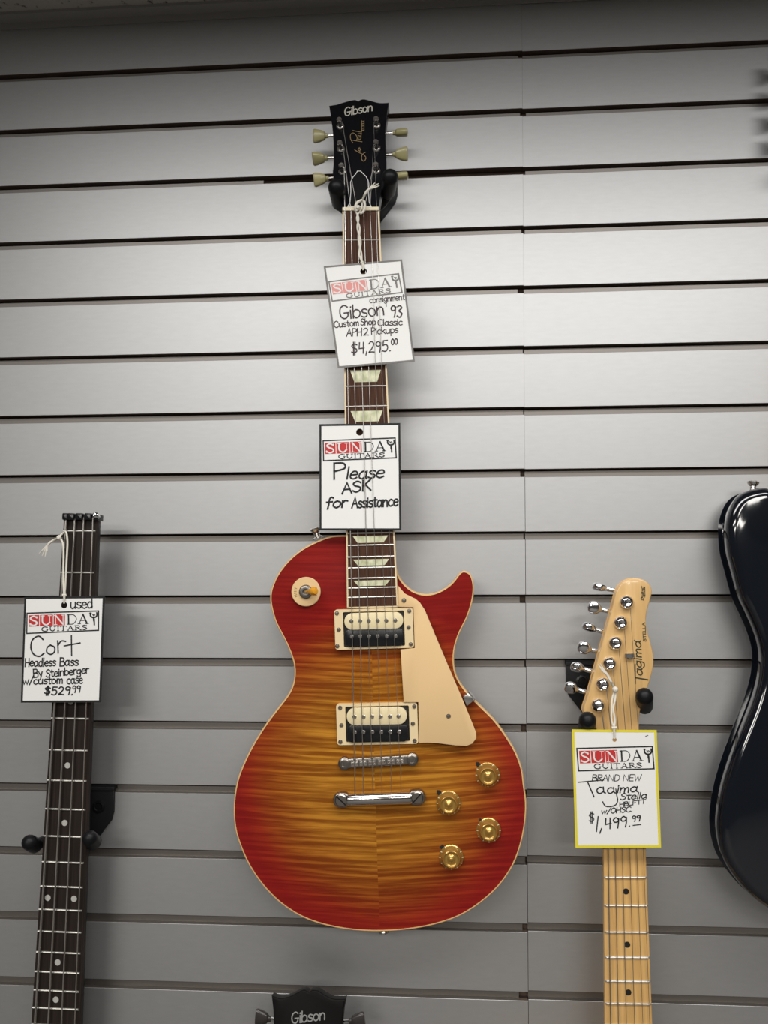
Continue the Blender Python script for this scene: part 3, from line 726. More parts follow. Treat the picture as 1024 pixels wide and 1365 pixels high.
bm = BM(); lathe(bm, [(.0168, -.001), (.0168, .0010), (.0162, .0016), (.0080, .0017), (.0080, .0005), (0, .0005)], (p.x, p.y, hb), (0, 0, 1), 48); sw = build('switch_washer', bm, M_GUARD, guitar, LP)
bm = BM(); lathe(bm, [(.0075, 0), (.0075, .0028), (.0068, .0034), (.0052, .0036), (.0048, .0050), (.0034, .0050), (.0030, .0020), (0, .0020)], (p.x, p.y, hb + .001), (0, 0, 1), 24); build('threaded_collar', bm, M_AGEDNICKEL, sw, LP)
d = V((.66, .05, .75)).normalized(); b = V((p.x, p.y, hb + .003))
bm = BM(); tube(bm, [b, b + d * .010], .0013, 8); lathe(bm, [(.0024, .006), (.0032, .009), (.0047, .0155), (.0047, .0185), (.0034, .0210), (0, .0218)], b, d, 20); build('switch_tip', bm, M_AMBER, sw, LP, 'amber plastic switch tip')
bm = BM()
for k in range(6):
    a = math.radians(160 + k * 9); e = V((math.cos(a), math.sin(a)))
    stroke(bm, [p + e * .0110, p + e * .0135], .0008, hb + .0018)
    a = math.radians(-20 + k * 8); e = V((math.cos(a), math.sin(a)))
    stroke(bm, [p + e * .0112, p + e * .0132], .0008, hb + .0018)
build('switch_lettering', bm, M_GOLDINK, sw, LP)
# strap buttons
for (x, y, d_) in ((424.5, 718, V((-.3, 1, 0))), (511, 1228, V((0, -1, 0)))):
    q = LP.p3(x, y, -.022); bm = BM(); lathe(bm, [(.0068, 0), (.0068, .001), (.0036, .003), (.0034, .007), (.0058, .0105), (.0060, .0125), (.0040, .0138), (0, .014)], V((q.x, q.y, -.022)) , d_, 20)
    build('strap_button', bm, M_NICKEL, guitar, LP)

# strings
nut_x = [460, 468, 476.3, 485, 493.5, 502.2]
tail = [(473.4, 1060), (485, 1060), (497.5, 1059.5), (509.5, 1059), (522, 1058.5), (535, 1058)]
tagspan = {2: (566, 706), 3: (566, 706), 4: (347, 490), 5: (347, 490)}
tagx = {2: ((484.6, 566), (488, 706)), 3: ((494.2, 566), (499, 706)), 4: ((496.4, 348), (500.5, 488)), 5: ((503.6, 348), (509, 488))}
for i in range(6):
    pts = []
    P = postP[i] if i < 3 else postP[8 - i]
    if i < 3: P = postP[2 - i]
    w = HS.M @ (P + V((.0030 if i < 3 else -.0030, 0, .0080))); pts.append(LP.I @ w)
    nutw = FB.w(nut_x[i], 281, .0024); pts.append(LP.I @ nutw)
    e0 = LP.I @ nutw; e1 = BR.w(*str_b[i], .0060); e1 = LP.I @ e1
    if i in tagspan:
        t_h = TAGH = .0062
        for x, y in [lerp(V(tagx[i][0]), V(tagx[i][1]), q) for q in (-.12, .02, .5, .98, 1.12)]:
            on = tagspan[i][0] <= y <= tagspan[i][1]
            pts.append(LP.I @ FB.w(x, y, .0078 if on else .0045))
    pts.append(e1); q = LP.I @ TL.w(*tail[i], .0025); pts.append(q)
    make_string('string', pts, (.00055, .00048, .00041, .00032, .00027, .00024)[i], M_STRING, guitar, LP)

# hanger of this guitar
py0, py1 = -.050, -.098
nw = (HS.M @ V((0, .030, -.016)))
def pad_world(fx, fy, y_front, bx, by, y_back): return (at(bx, by, y_back), at(fx, fy, y_front))
hanger('black yoke hanger gripping the black headstock of the cherry sunburst guitar', 2, at(491, 240, 0).x, [pad_world(447.5, 244, -.100, 453.5, 272, -.052), pad_world(520.5, 231.5, -.100, 516.5, 256, -.052)], 0, .0098, (nw.x, -.042, nw.z - .010), 1)

# ------------------------------------------------------------------ tags
def bil(q, s, t):
    (ax, ay), (bx, by), (cx, cy), (dx, dy) = q
    x0, y0 = ax + (bx - ax) * s, ay + (by - ay) * s; x1, y1 = dx + (cx - dx) * s, dy + (cy - dy) * s
    return (x0 + (x1 - x0) * t, y0 + (y1 - y0) * t)
def tag(label, F, corners, hole, hole_r, logo, texts, border_m, border_px, faded=False, extra=None, cord=None):
    c = [F.w(*p) for p in corners]; o = (c[0] + c[1] + c[2] + c[3]) / 4
    T = Frame(o, F.u, F.v, F.n)
    t = thing('price_tag', label, 'price tag', T, 'shop tags hung on the guitars')
    P = [T.px(*p) for p in corners]; sc = T.size(*corners[0]); hp = T.px(*hole)
    bm = BM(); ring_plate(bm, P, [circle(hole_r * sc, 20, hp.x, hp.y)], -.0005, 0.); build('card', bm, M_WHITE, t, T)
    bm = BM(); I = offset_poly(P, border_px * sc); z = .00012
    rings(bm, [[V((q.x, q.y, zz)) for q in L] for L, zz in ((offset_poly(P, -.0002), -.0006), (offset_poly(P, -.0002), z), (I, z))], False, False)
    build('border', bm, border_m, t, T)
    ik = M_FADEBLACK if faded else M_BLACKINK
    z = .00016
    bm = BM(); L = [T.px(*p) for p in logo]; I = offset_poly(L, 1.7 * sc)
    rings(bm, [[V((q.x, q.y, z)) for q in L], [V((q.x, q.y, z)) for q in I]], False, False); build('logo_frame', bm, ik, t, T)
    lg = lambda s, u: bil(logo, s, u)
    bm = BM()
    for s0, s1 in ((.034, .176), (.186, .366), (.376, .532)):
        vs = [bm.verts.new((*T.px(*lg(s, u)), z)) for s, u in ((s0, .66), (s1, .66), (s1, .13), (s0, .13))]; bm.faces.new(vs)
    build('logo_block', bm, M_FADERED if faded else M_REDINK, t, T)
    hpx = math.dist(logo[0], logo[3])
    bm = BM()
    for ch, s0, s1 in (('S', .042, .172), ('U', .190, .360), ('N', .378, .536)):
        write(bm, T, ch, lg(s0, .615), lg(s1, .615), hpx * .43, 2.0, SERIF, z + .00008, jit=0, thin=.5)
    build('logo_letters', bm, M_WHITEINK, t, T)
    bm = BM()
    for ch, s0, s1, v, hh in (('D', .550, .705, .615, .43), ('A', .705, .862, .615, .43), ('Y', .862, .985, .60, .44)):
        write(bm, T, ch, lg(s0, v), lg(s1, v), hpx * hh, 2.1, SERIF, z, jit=0, thin=.5)
    write(bm, T, 'GUITARS', lg(.205, .905), lg(.845, .905), hpx * .20, 1.3, SERIF, z, jit=0, thin=.6)
    build('logo_letters', bm, ik, t, T)
    for (s, a, b, cap, w, sl) in texts:
        bm = BM(); write(bm, T, s, a, b, cap, w, HAND, z + .0001, sl); build('handwritten_word', bm, M_MARKER if faded else M_BLACKINK, t, T)
    if extra:
        for L, w, sm in extra:
            bm = BM(); lines_px(bm, T, L, w, z + .0001, sm); build('pen_stroke', bm, M_BLACKINK, t, T)
    if cord: cord(t, T)
    return t

TF = Frame(FB.M @ V((0, 0, .0062)), FB.u, FB.v, FB.n)
c2 = lambda x, y: (420 + x / 5.933, 270 + y / 5.933)
def cord_lp(t, T):
    bm = BM()
    tw = lambda x, y, h: T.p3(x, y, h)
    for s in (-1, 1):
        pts = [tw(484.5, 360, .0010), tw(484 + s * .4, 353, .0018), tw(482.7, 349, .0018), tw(480.5 + s * 1.5, 338, .0015), tw(480 - s * 1.2, 322, .0015), tw(478.2 + s * 1.6, 304, .0015), tw(477 - s * 1.2, 290, .0030), tw(477.5 + s * 4.5, 278, .004), tw(480 + s * 3, 268, .004)]
        tube(bm, catmull(pts, 5), .00105, 8)
    pts = [tw(476, 281, .006), tw(473.5, 276, .007), tw(476.5, 270.5, .007), tw(483, 266.5, .006), tw(486.5, 272, .006), tw(485, 281, .006), tw(480.5, 284.5, .006)]
    tube(bm, catmull(pts, 5), .0014, 8)
    lathe(bm, [(0, -.002), (.0022, -.001), (.0026, .001), (.0018, .0028), (0, .003)], tw(477.5, 276.5, .007), (0, 0, 1), 12)
    tube(bm, [tw(481, 350.5, .002), tw(484.8, 349, .002)], .0014, 8)
    for e in ((505, 244.5), (506, 247.5), (500, 243.5), (503, 249)):
        tube(bm, catmull([tw(483, 268, .006), tw(486.5, 259, .008), tw(491.5, 252.5, .009), tw(*e, .010)], 4), [.0013] * 9 + [.0010, .0008, .0006, .0004], 6)
    build('cord', bm, M_CORD, t, T)
tag('tilted white tag with faded pink logo at the top of the sunburst guitar neck', TF,
    [(432, 355), (535.8, 345.8), (552.8, 481.5), (450.7, 490.5)], (484.8, 361.5), 4.3, [(437.7, 374.8), (532, 363.9), (537, 390.5), (442.4, 402.3)],
    [('consignment', (493, 404), (540, 399.3), 8, 1.0, 0), ('Gibson', c2(195, 922), c2(555, 888), 17.5, 1.8, 0), ("'", c2(556, 888), c2(590, 885), 13, 1.2, 0), ('93', c2(595, 905), c2(695, 905), 15.5, 1.8, 0),
     ('Custom', c2(152, 990), c2(352, 972), 8.5, 1.25, 0), ('Shop', c2(362, 970), c2(484, 966), 8.5, 1.25, 0), ('Classic', c2(496, 975), c2(695, 968), 8.5, 1.25, 0), ('APH', c2(250, 1058), c2(375, 1052), 10, 1.3, .05), ('2', c2(382, 1052), c2(430, 1050), 9.5, 1.3, 0), ('Pickups', c2(446, 1044), c2(660, 1028), 9, 1.25, 0),
     ('$4,295.', c2(288, 1200), c2(606, 1172), 14.5, 1.55, .05), ('00', c2(602, 1125), c2(656, 1118), 7.5, 1.5, .1)], M_FADEBLACK, 2.2, True, None, cord_lp)
c3 = lambda x, y: (410 + x / 5.687, 480 + y / 5.687)
tag('white tag with black border lettered Please Ask for Assistance, lower on the sunburst guitar neck', TF,
    [(426.2, 565.6), (533.4, 564), (534.8, 706.8), (426.4, 706.8)], (479.6, 576), 4.6, [(430.2, 586.7), (527.5, 582.9), (529.2, 611), (430.7, 615)],
    [('P', c3(195, 905), c3(300, 895), 21, 2.4, .06), ('lease', c3(290, 902), c3(585, 890), 16, 2.2, .18), ('ASK', c3(262, 1012), c3(490, 985), 14, 2.3, .08), ('for', c3(138, 1122), c3(305, 1112), 14, 2.3, .15), ('Assistance', c3(338, 1120), c3(690, 1104), 14, 2.2, .1)],
    M_BLACKINK, 2.5)

# ------------------------------------------------------------------ headless bass on the left
CB_ = axis_frame(at(77, 1365, -.058), at(107.5, 700, -.066))
bass = thing('bass_guitar', 'headless bass guitar with dark dotted fretboard at the left edge', 'bass guitar', CB_)
cl = [(85, 692.6), (76.9, 794), (68.5, 938), (59, 1083), (41.4, 1365)]; crr = [(130, 692.6), (125.5, 794), (120.5, 938), (116, 1083), (107, 1365)]
Lp = [CB_.px(*p) for p in cl]; Rp = [CB_.px(*p) for p in crr]
dirL = (Lp[-1] - Lp[0]) / (Lp[-1] - Lp[0]).length; dirR = (Rp[-1] - Rp[0]) / (Rp[-1] - Rp[0]).length
A0c, B0c = Lp[0], Rp[0]; LEN = (Lp[-1] - Lp[0]).length + .16
A1c, B1c = A0c + dirL * LEN, B0c + dirR * LEN
bm = BM(); prism(bm, [A0c, A1c, B1c, B0c], -.0060, 0., .0006, 1); bfb = build('fretboard', bm, M_DARKROSE, bass, CB_)
bm = BM(); loft_neck(bm, [lerp(A0c, A1c, t) for t in ts], [lerp(B0c, B1c, t) for t in ts], -.0055, .0165); build('neck', bm, M_BLKSATIN, bass, CB_)
z0 = CB_.px(106, 708); SCB = .864
def blr(d):
    l = lerp(A0c, A1c, d / LEN); r = lerp(B0c, B1c, d / LEN); return l, r
d0 = (A0c.y - CB_.px(84, 708).y); frets_y = [708, 762, None, None, None, 954.5, 997, 1038, 1077, 1113.5, 1148, 1181.7, 1213, 1242.5, 1270, 1297.6, 1323, 1348]
k_s = (d0, (CB_.px(106, 708).y - CB_.px(80, 1213).y) / (1 - 2 ** -1))
bf = lambda n: k_s[0] + k_s[1] * (1 - 2 ** (-n / 12))
for n in range(0, 26):
    if bf(n) > LEN - .005: break
    l, r = blr(bf(n)); bm = BM(); tube(bm, [V((*lerp(l, r, .015), .0002)), V((*lerp(l, r, .955), .0002))], .0011, 8); build('fret', bm, M_FRET, bfb, CB_)
for n, pos in ((3, (.5,)), (5, (.5,)), (7, (.5,)), (9, (.5,)), (12, (.21, .79)), (15, (.5,)), (17, (.5,)), (19, (.5,))):
    for q in pos:
        l, r = blr((bf(n - 1) + bf(n)) / 2); p = lerp(l, r, q - .02); bm = BM(); lathe(bm, [(.0034, -.001), (.0034, .0001), (0, .0001)], (p.x, p.y, .0002), (0, 0, 1), 20); build('dot_inlay', bm, M_DOT, bfb, CB_)
s_top, s_bot = [88.4, 100, 111.8, 124], [46.5, 64.2, 82, 99.7]
for i in range(4):
    a, b = CB_.p3(s_top[i], 690, .0040), CB_.p3(s_bot[i], 1365, .0050); b = a + (b - a) * 1.22
    make_string('string', [a, b], (.0013, .0011, .0009, .0007)[i], M_BSTRING, bass, CB_)
h0, h1 = CB_.px(84, 692, .004), CB_.px(130.6, 686, .004)
bm = BM(); prism(bm, [V((h0.x, h0.y - .001)), V((h1.x, h0.y - .001)), V((h1.x, h0.y + .0060)), V((h0.x, h0.y + .0060))], -.012, .0040, .001, 2)
hp_ = build('string_clamp', bm, M_BLKPLAST, bass, CB_)
for x in (87, 94.8, 106, 117.6):
    p = CB_.p3(x, 688.5, .006); bm = BM(); w = .0032 if x < 90 else .0041
    prism(bm, rrect(2 * w, .0078, .0012, p.x, p.y), .002, .0078, .001, 2); build('clamp_block', bm, M_BLKPLAST, hp_, CB_)
p = CB_.p3(128.3, 687.5, .004); bm = BM(); lathe(bm, [(.0022, -.004), (.0032, -.004), (.0034, .003), (.0020, .004), (0, .0035)], (p.x, p.y, .004), (0, .3, 1), 16); build('clamp_screw', bm, M_CHROME, hp_, CB_)
q = A1c + (B1c - A1c) / 2
bm = BM(); prism(bm, [V((q.x + x, q.y + y)) for x, y in ((-.06, .03), (.06, .03), (.065, -.16), (.05, -.20), (-.05, -.20), (-.065, -.16))], -.050, -.008, .004, 3, .004); build('body', bm, M_BLKLAC, bass, CB_)

ph = CB_.M @ V((0, CB_.px(85, 1115).y, -.03))
hanger('black yoke hanger holding the headless bass neck at lower left', 12, at(114, 1060, 0).x, [pad_world(36, 1121, -.080, 47, 1128, -.054), pad_world(118, 1115, -.080, 125, 1124, -.050)], 0, .0086, (ph.x, -.036, ph.z - .004), 1)

T3 = Frame(CB_.M @ V((0, 0, .016)), CB_.u, CB_.v, CB_.n)
c7 = lambda x, y: (x / 4.878, 670 + y / 4.878)
def cord_bass(t, T):
    bm = BM(); tw = lambda x, y, h: T.p3(x, y, h)
    tube(bm, catmull([tw(85.5, 804, .0006), tw(85.6, 797, .002), tw(84.5, 775, .002), tw(84.8, 745, .001), tw(84, 725, 0), tw(80, 716, -.002), tw(83, 711.5, -.004)], 5), .0011, 8)
    tube(bm, catmull([tw(85.5, 804, .0006), tw(86, 797, .002), tw(87.5, 775, .002), tw(89, 745, .001), tw(90, 722, -.002), tw(88, 709, -.006), tw(84, 711, -.008)], 5), .0011, 8)
    tube(bm, [tw(83.3, 793.5, .002), tw(88.6, 793.3, .002)], .0015, 8)
    lathe(bm, [(0, -.002), (.0024, -.001), (.0028, .001), (.0018, .0026), (0, .003)], tw(79, 716.5, -.001), (0, 0, 1), 12)
    for e in ((52, 738), (56, 741), (60, 742), (58, 733), (63, 735)):
        tube(bm, catmull([tw(79.5, 716.5, -.001), tw(71, 720.5, 0), tw(64, 726, 0), tw(*e, 0)], 4), [.0013] * 9 + [.0010, .0008, .0006, .0004], 6)
    build('cord', bm, M_CORD, t, T)
tag('white tag with black border tied to the headless bass at left, price 529.99', T3,
    [(32.8, 796), (139.4, 795), (134.3, 936), (28, 936.5)], (85.5, 806.7), 4.4, [(35.3, 816.6), (132.2, 813.5), (132.2, 841), (34.9, 845.3)],
    [('used', c7(460, 690), c7(608, 684), 13, 1.7, 0), ('C', c7(195, 1000), c7(300, 995), 27, 2.0, 0), ('o', c7(300, 988), c7(366, 985), 20, 2, 0), ('r', c7(370, 975), c7(440, 970), 26, 2, 0), ('Headless', c7(162, 1066), c7(365, 1062), 11, 1.6, .05), ('Bass', c7(388, 1062), c7(512, 1058), 11, 1.7, .05),
     ('By', c7(218, 1138), c7(280, 1132), 11, 1.6, 0), ('Steinberger', c7(300, 1136), c7(582, 1108), 10, 1.6, .05), ('w/custom', c7(148, 1182), c7(412, 1176), 10, 1.6, .05), ('case', c7(436, 1178), c7(542, 1174), 11, 1.6, 0), ('$529.', c7(288, 1248), c7(478, 1250), 10.5, 1.8, .05), ('99', c7(470, 1236), c7(528, 1234), 9, 1.5, .05)],
    M_BLACKINK, 2.5, False, [([c7(465, 865), c7(467, 995)], 1.8, False), ([c7(418, 932), c7(522, 912)], 1.8, False)], cord_bass)

# ------------------------------------------------------------------ maple guitar on the right
TG = axis_frame(at(838, 1365, -.070), at(823, 972, -.080))
mg = thing('electric_guitar', 'maple-necked electric guitar with six chrome tuners in line on a pale headstock, at right', 'electric guitar', TG)
La, Lb = TG.px(804.4, 1131.5), TG.px(806.3, 1365); Ra, Rb = TG.px(861, 1131.5), TG.px(869.8, 1365)
fr_px = [1131 - 37, 1169.7, 1206.7, 1243, 1275.8, 1308, 1338]
y4, y9 = TG.px(835, 1169.7).y, TG.px(838, 1338).y
SCT = (y4 - y9) / (2 ** (-4 / 12) - 2 ** (-9 / 12)); yn = y4 + SCT * (1 - 2 ** (-4 / 12))       # nut line
ext = lambda a, b, y: a + (b - a) * ((y - a.y) / (b.y - a.y))
yend = yn - SCT * (1 - 2 ** (-21 / 12)) - .008
NA, NB, EA, EB = ext(La, Lb, yn), ext(Ra, Rb, yn), ext(La, Lb, yend), ext(Ra, Rb, yend)
bm = BM(); prism(bm, [NA, EA, EB, NB], -.006, 0., .0012, 2); mfb = build('fretboard', bm, M_MAPLENECK, mg, TG)
bm = BM(); loft_neck(bm, [lerp(NA, EA, t) for t in ts], [lerp(NB, EB, t) for t in ts], -.0055, .0165); build('neck', bm, M_MAPLE, mg, TG)
for n in range(1, 22):
    y = yn - SCT * (1 - 2 ** (-n / 12)); l, r = ext(La, Lb, y), ext(Ra, Rb, y); bm = BM()
    tube(bm, [V((*lerp(l, r, .02), -.0008)), V((*lerp(l, r, .045), .0004)), V((*lerp(l, r, .955), .0004)), V((*lerp(l, r, .98), -.0008))], .0012, 8); build('fret', bm, M_FRET, mfb, TG)
for n in (3, 5, 7, 9, 12, 15):
    y = yn - SCT * (1 - (2 ** (-n / 12) + 2 ** (-(n - 1) / 12)) / 2); l, r = ext(La, Lb, y), ext(Ra, Rb, y)
    for q in ((.51,) if n != 12 else (.3, .72)):
        p = lerp(l, r, q); bm = BM(); lathe(bm, [(.0032, -.001), (.0032, .0002), (0, .0002)], (p.x, p.y, 0), (0, 0, 1), 20); build('dot_inlay', bm, M_BLKDOT, mfb, TG)
bm = BM(); prism(bm, [V((NA.x + .001, yn)), V((NB.x - .001, yn)), V((NB.x - .001, yn + .0035)), V((NA.x + .001, yn + .0035))], -.004, .0022, .0006, 2); build('nut', bm, M_NUT, mg, TG)
MH = Frame(TG.M @ V((0, 0, -.0055)), TG.u, TG.v, TG.n)
ct = lambda x, y: (740 + x / 5.688, 750 + y / 5.688)
hl = [(800, 990), (795.5, 975), (790, 963), (781, 955), (777.5, 948), (779, 940), (784, 925), (801.5, 862), (815.6, 812), (821.5, 789)]
ht = [(828, 778.6), (836.7, 772.6), (847.2, 770.4), (857.8, 772.9), (865.7, 779), (869.2, 787), (867.5, 797.5), (863, 813.3), (861.3, 825.6), (862.5, 839.7), (866.6, 853.7), (870.5, 869.5), (871.5, 883.6), (869.2, 897.7), (864, 915.3), (858, 931), (853.5, 948), (852, 965), (853.5, 990)]
MP = catmull([MH.px(*p) for p in hl + ht], 4)
bm = BM(); prism(bm, MP, -.0145, 0., .0016, 3, .001); mh = build('headstock', bm, M_MAPLE, mg, MH)
po = [ct(545, 300), ct(500, 457), ct(460, 612), ct(415, 768), ct(365, 925), ct(328, 1085)]
bu = [ct(318, 182), ct(282, 338), ct(240, 484), ct(205, 640), ct(152, 790), ct(104, 945)]
se = [ct(480, 216), ct(437, 376), ct(397, 536), ct(352, 682), ct(306, 832), ct(265, 992)]
rots = (12, 88, 20, 80, 40, 60)
for (a, b, c_, r_) in zip(po, bu, se, rots):
    p = MH.p3(*a, .003); bm = BM()
    lathe(bm, [(.0076, 0), (.0078, .0012), (.0074, .0030), (.0064, .0052), (.0048, .0068), (.0036, .0074), (.0030, .0070), (0, .0070)], (p.x, p.y, 0), (0, 0, 1), 28); tu = build('tuner', bm, M_CHROME, mg, MH, ang=50)
    q0, q1 = MH.p3(*c_, -.018), MH.p3(*b, -.018); d = (q1 - q0).normalized(); Lx = (q1 - q0).length
    bm = BM(); tube(bm, [q0 - d * .014, q0 + d * .002], .0036, 12); tube(bm, [q0, q1 - d * .004], .0026, 12); box(bm, p.x - .006, p.x + .006, p.y - .006, p.y + .006, -.022, -.014); build('shaft', bm, M_CHROME, tu, MH)
    rr_ = math.radians(r_); bm = BM(); tulip(bm, q1 - d * .011, d, V((0, math.sin(rr_), math.cos(rr_))), .0160, .0150, .0078, OVAL); build('button', bm, M_CHROME, tu, MH)
p = MH.px(*ct(566, 706), .004); bm = BM(); box(bm, p.x - .0050, p.x + .0050, p.y - .0022, p.y + .0022, .0015, .0040); box(bm, p.x - .0014, p.x + .0014, p.y - .0034, p.y + .0022, 0, .0046); build('string_tree', bm, M_NICKEL, mg, MH)
bm = BM()
def vword(s, a, b, cap, w, sl=0., font=HAND): write(bm, MH, s, a, b, cap, w, font, .0003, sl, jit=0)
lines_px(bm, MH, [ct(608, 918), ct(606, 770)], 1.5, .0003); lines_px(bm, MH, [ct(608, 872), ct(702, 888)], 1.7, .0003)
vword('agima', ct(662, 858), ct(648, 588), 10.5, 1.55, .12)
lines_px(bm, MH, [ct(600, 592), ct(604, 586)], 1.2, .0003)
build('logo_lettering', bm, M_LOGOINK, mh, MH)
bm = BM(); vword('STELLA', ct(690, 598), ct(681, 452), 3.6, .8)
for L in ([(652, 285), (660, 262), (672, 285), (650, 270), (665, 255), (680, 262)], [(655, 250), (678, 246), (658, 238), (676, 232), (656, 226), (676, 220)], [(650, 240), (660, 214), (655, 178)], [(658, 212), (680, 206), (660, 198), (680, 192), (662, 184)], [(682, 255), (680, 185)]):
    lines_px(bm, MH, [ct(*q) for q in L], .7, .0003, True)
build('small_lettering', bm, M_LOGOINK, mh, MH)
st1, st2 = [810.8, 820, 829.5, 839.4, 848.7, 857.4], [814, 824.4, 835, 846, 857, 866.2]
for i in range(6):
    a, b = TG.p3(st1[i], 1131, .0028), TG.p3(st2[i], 1365, .0034); d = (b - a); nutp = a - d * ((a.y - yn) / d.y)
    nutp.z = .0026
    P = MH.p3(*po[5 - i], .004); pw = TG.I @ (MH.M @ V((P.x + .003, P.y - .002, .0050)))
    make_string('string', [pw, nutp, a, b, b + d * .9], (.0006, .0005, .00042, .00034, .00028, .00025)[i], M_STRING if i < 3 else M_AGEDNICKEL, mg, TG)
q = (EA + EB) / 2
bm = BM(); bp_ = catmull([V((q.x + x, q.y + y)) for x, y in ((-.03, .06), (-.10, .09), (-.155, .05), (-.14, -.03), (-.135, -.09), (-.165, -.18), (-.12, -.29), (0, -.32), (.12, -.29), (.165, -.18), (.13, -.09), (.145, -.02), (.155, .03), (.12, .06), (.06, .01), (.03, .02))], 4, True)
prism(bm, bp_, -.052, -.010, .004, 3, .004); build('body', bm, M_MAPLE, mg, TG)

ph = MH.M @ V((MH.px(822, 950).x, MH.px(822, 945).y, -.03))
hanger('black yoke hanger holding the pale maple headstock at right', 10, at(796, 890, 0).x, [pad_world(783.5, 957, -.098, 782, 973, -.056), pad_world(859, 925, -.098, 859, 942, -.056)], 0, .0094, (ph.x, -.040, ph.z - .004), 1)

T4 = Frame(TG.M @ V((0, 0, .013)), TG.u, TG.v, TG.n)
c8 = lambda x, y: (740 + x / 6.0235, 960 + y / 6.0235)
def cord_maple(t, T):
    bm = BM(); tw = lambda x, y, h: T.p3(x, y, h)
    for s in (-1, 1):
        tube(bm, catmull([tw(819, 984.5, .0006), tw(818.6, 972, .002), tw(817.5 + s * 2.2, 960, .001), tw(816.5 + s * 1.2, 945, -.001), tw(818 + s * 2, 932, -.004), tw(820 + s * .8, 922, -.006)], 5), .00105, 8)
    tube(bm, [tw(815.5, 970.5, .002), tw(821.8, 970, .002)], .0014, 8)
    lathe(bm, [(0, -.003), (.003, -.001), (.0032, .001), (.002, .003), (0, .004)], tw(820, 919, -.004), (0, 0, 1), 12)
    for e in ((797, 886), (800, 884.5), (801, 893), (804, 896), (799, 890)):
        tube(bm, catmull([tw(820, 919, -.004), tw(814.5, 909, -.004), tw(809, 899, -.004), tw(*e, -.003)], 4), [.0014] * 9 + [.0011, .0009, .0006, .0004], 6)
    build('cord', bm, M_CORD, t, T)
X4 = [([c8(186, 498), c8(300, 488), c8(390, 480)], 1.4, False), ([c8(262, 498), c8(312, 615)], 1.6, False),
      ([c8(487, 552), c8(494, 600), c8(502, 640), c8(490, 675), c8(455, 692), c8(405, 690), c8(382, 655)], 1.5, True),
      ([c8(625, 845), c8(688, 838)], 1.3, False), ([c8(725, 130), c8(745, 122)], .8, False)]
tag('white tag with yellow border lettered BRAND NEW in front of the maple neck', T4,
    [(762.6, 972.7), (875, 973.5), (881, 1129.7), (767.4, 1130)], (819.2, 986.2), 2.8, [(768, 996.9), (870.3, 994.2), (872.8, 1025.6), (770.5, 1028.5)],
    [('BRAND NEW', c8(294, 488), c8(690, 487), 8.3, 1.0, .14), ('a', c8(335, 592), c8(410, 585), 13, 1.7, 0), ('a', c8(418, 590), c8(490, 585), 12, 1.6, 0), ('ima', c8(494, 582), c8(668, 572), 10.5, 1.7, .15), ('Stella', c8(520, 640), c8(738, 626), 8.2, 1.35, .2), ('HBLFTT', c8(516, 692), c8(728, 668), 5.2, 1.15, .1),
     ('w/OHSC.', c8(368, 754), c8(622, 734), 7, 1.25, .2), ('$', c8(270, 822), c8(325, 815), 13, 1.2, .1), ('1,', c8(318, 895), c8(395, 880), 19, 1.6, .2), ('499.', c8(398, 878), c8(610, 850), 14, 1.7, .1), ('99', c8(615, 815), c8(690, 808), 7.5, 1.5, .1)],
    M_YELLOW, 3.0, False, X4, cord_maple)

# ------------------------------------------------------------------ gloss black guitar at the right edge
KB = Frame(at(1100, 950, -.022), V((1, 0, 0)), V((0, .03, 1)).normalized() * 1., V((0, -1, .03)).normalized())
bk = thing('electric_guitar', 'gloss black guitar body with rounded horn at the right edge', 'electric guitar', KB)
kpx = [(1010, 655), (996, 655.5), (981, 660), (970, 668), (962.5, 681), (958, 697), (957.3, 714), (959.3, 737), (966, 763), (974.8, 795), (985.8, 819), (997, 846), (1002.3, 869.6), (1000.5, 898), (992.4, 929), (978, 967), (964, 1003.6), (953, 1038.8), (947.2, 1069.6), (945.4, 1096), (950.7, 1126.7), (963.9, 1153), (985.8, 1179.5), (1007.8, 1197), (1040, 1213), (1090, 1226), (1150, 1224), (1210, 1205), (1255, 1165), (1275, 1100), (1262, 1030), (1228, 960), (1212, 900), (1222, 840), (1238, 790), (1222, 762), (1190, 770), (1160, 800), (1130, 815), (1085, 810), (1055, 780), (1040, 730), (1030, 685), (1021, 664)]
KP = catmull([KB.px(*p, .006) for p in kpx], 4, True)
bm = BM(); prism(bm, KP, 0., .043, .011, 7, .006); build('body', bm, M_BLKGLOSS, bk, KB)
q = KB.p3(1003, 657, .022); bm = BM(); lathe(bm, [(.0068, -.004), (.0068, .001), (.0036, .003), (.0034, .0075), (.0062, .0105), (.0066, .0125), (.0040, .0138), (0, .014)], V((q.x, q.y, .022)), (.12, 1, 0), 20); build('strap_button', bm, M_NICKEL, bk, KB)
n0, n1, n2, n3 = KB.px(1092, 830, .045), KB.px(1148, 830, .045), KB.px(1137, 200, .045), KB.px(1100, 200, .045)
bm = BM(); loft_neck(bm, [n0, n3], [n1, n2], .049, .020); build('neck', bm, M_MAPLE, bk, KB)
bm = BM(); prism(bm, [n0 + V((0, -.05)), n1 + V((0, -.05)), n2, n3], .0485, .054); build('fretboard', bm, M_DARKROSE, bk, KB)
hq = (n2 + n3) / 2
bm = BM(); prism(bm, catmull([hq + V(p) for p in ((-.022, 0), (-.034, .03), (-.036, .08), (-.02, .13), (.01, .15), (.035, .12), (.030, .07), (.036, .03), (.022, 0))], 4, True), .030, .044, .002, 2, .002); build('headstock', bm, M_BLKGLOSS, bk, KB)
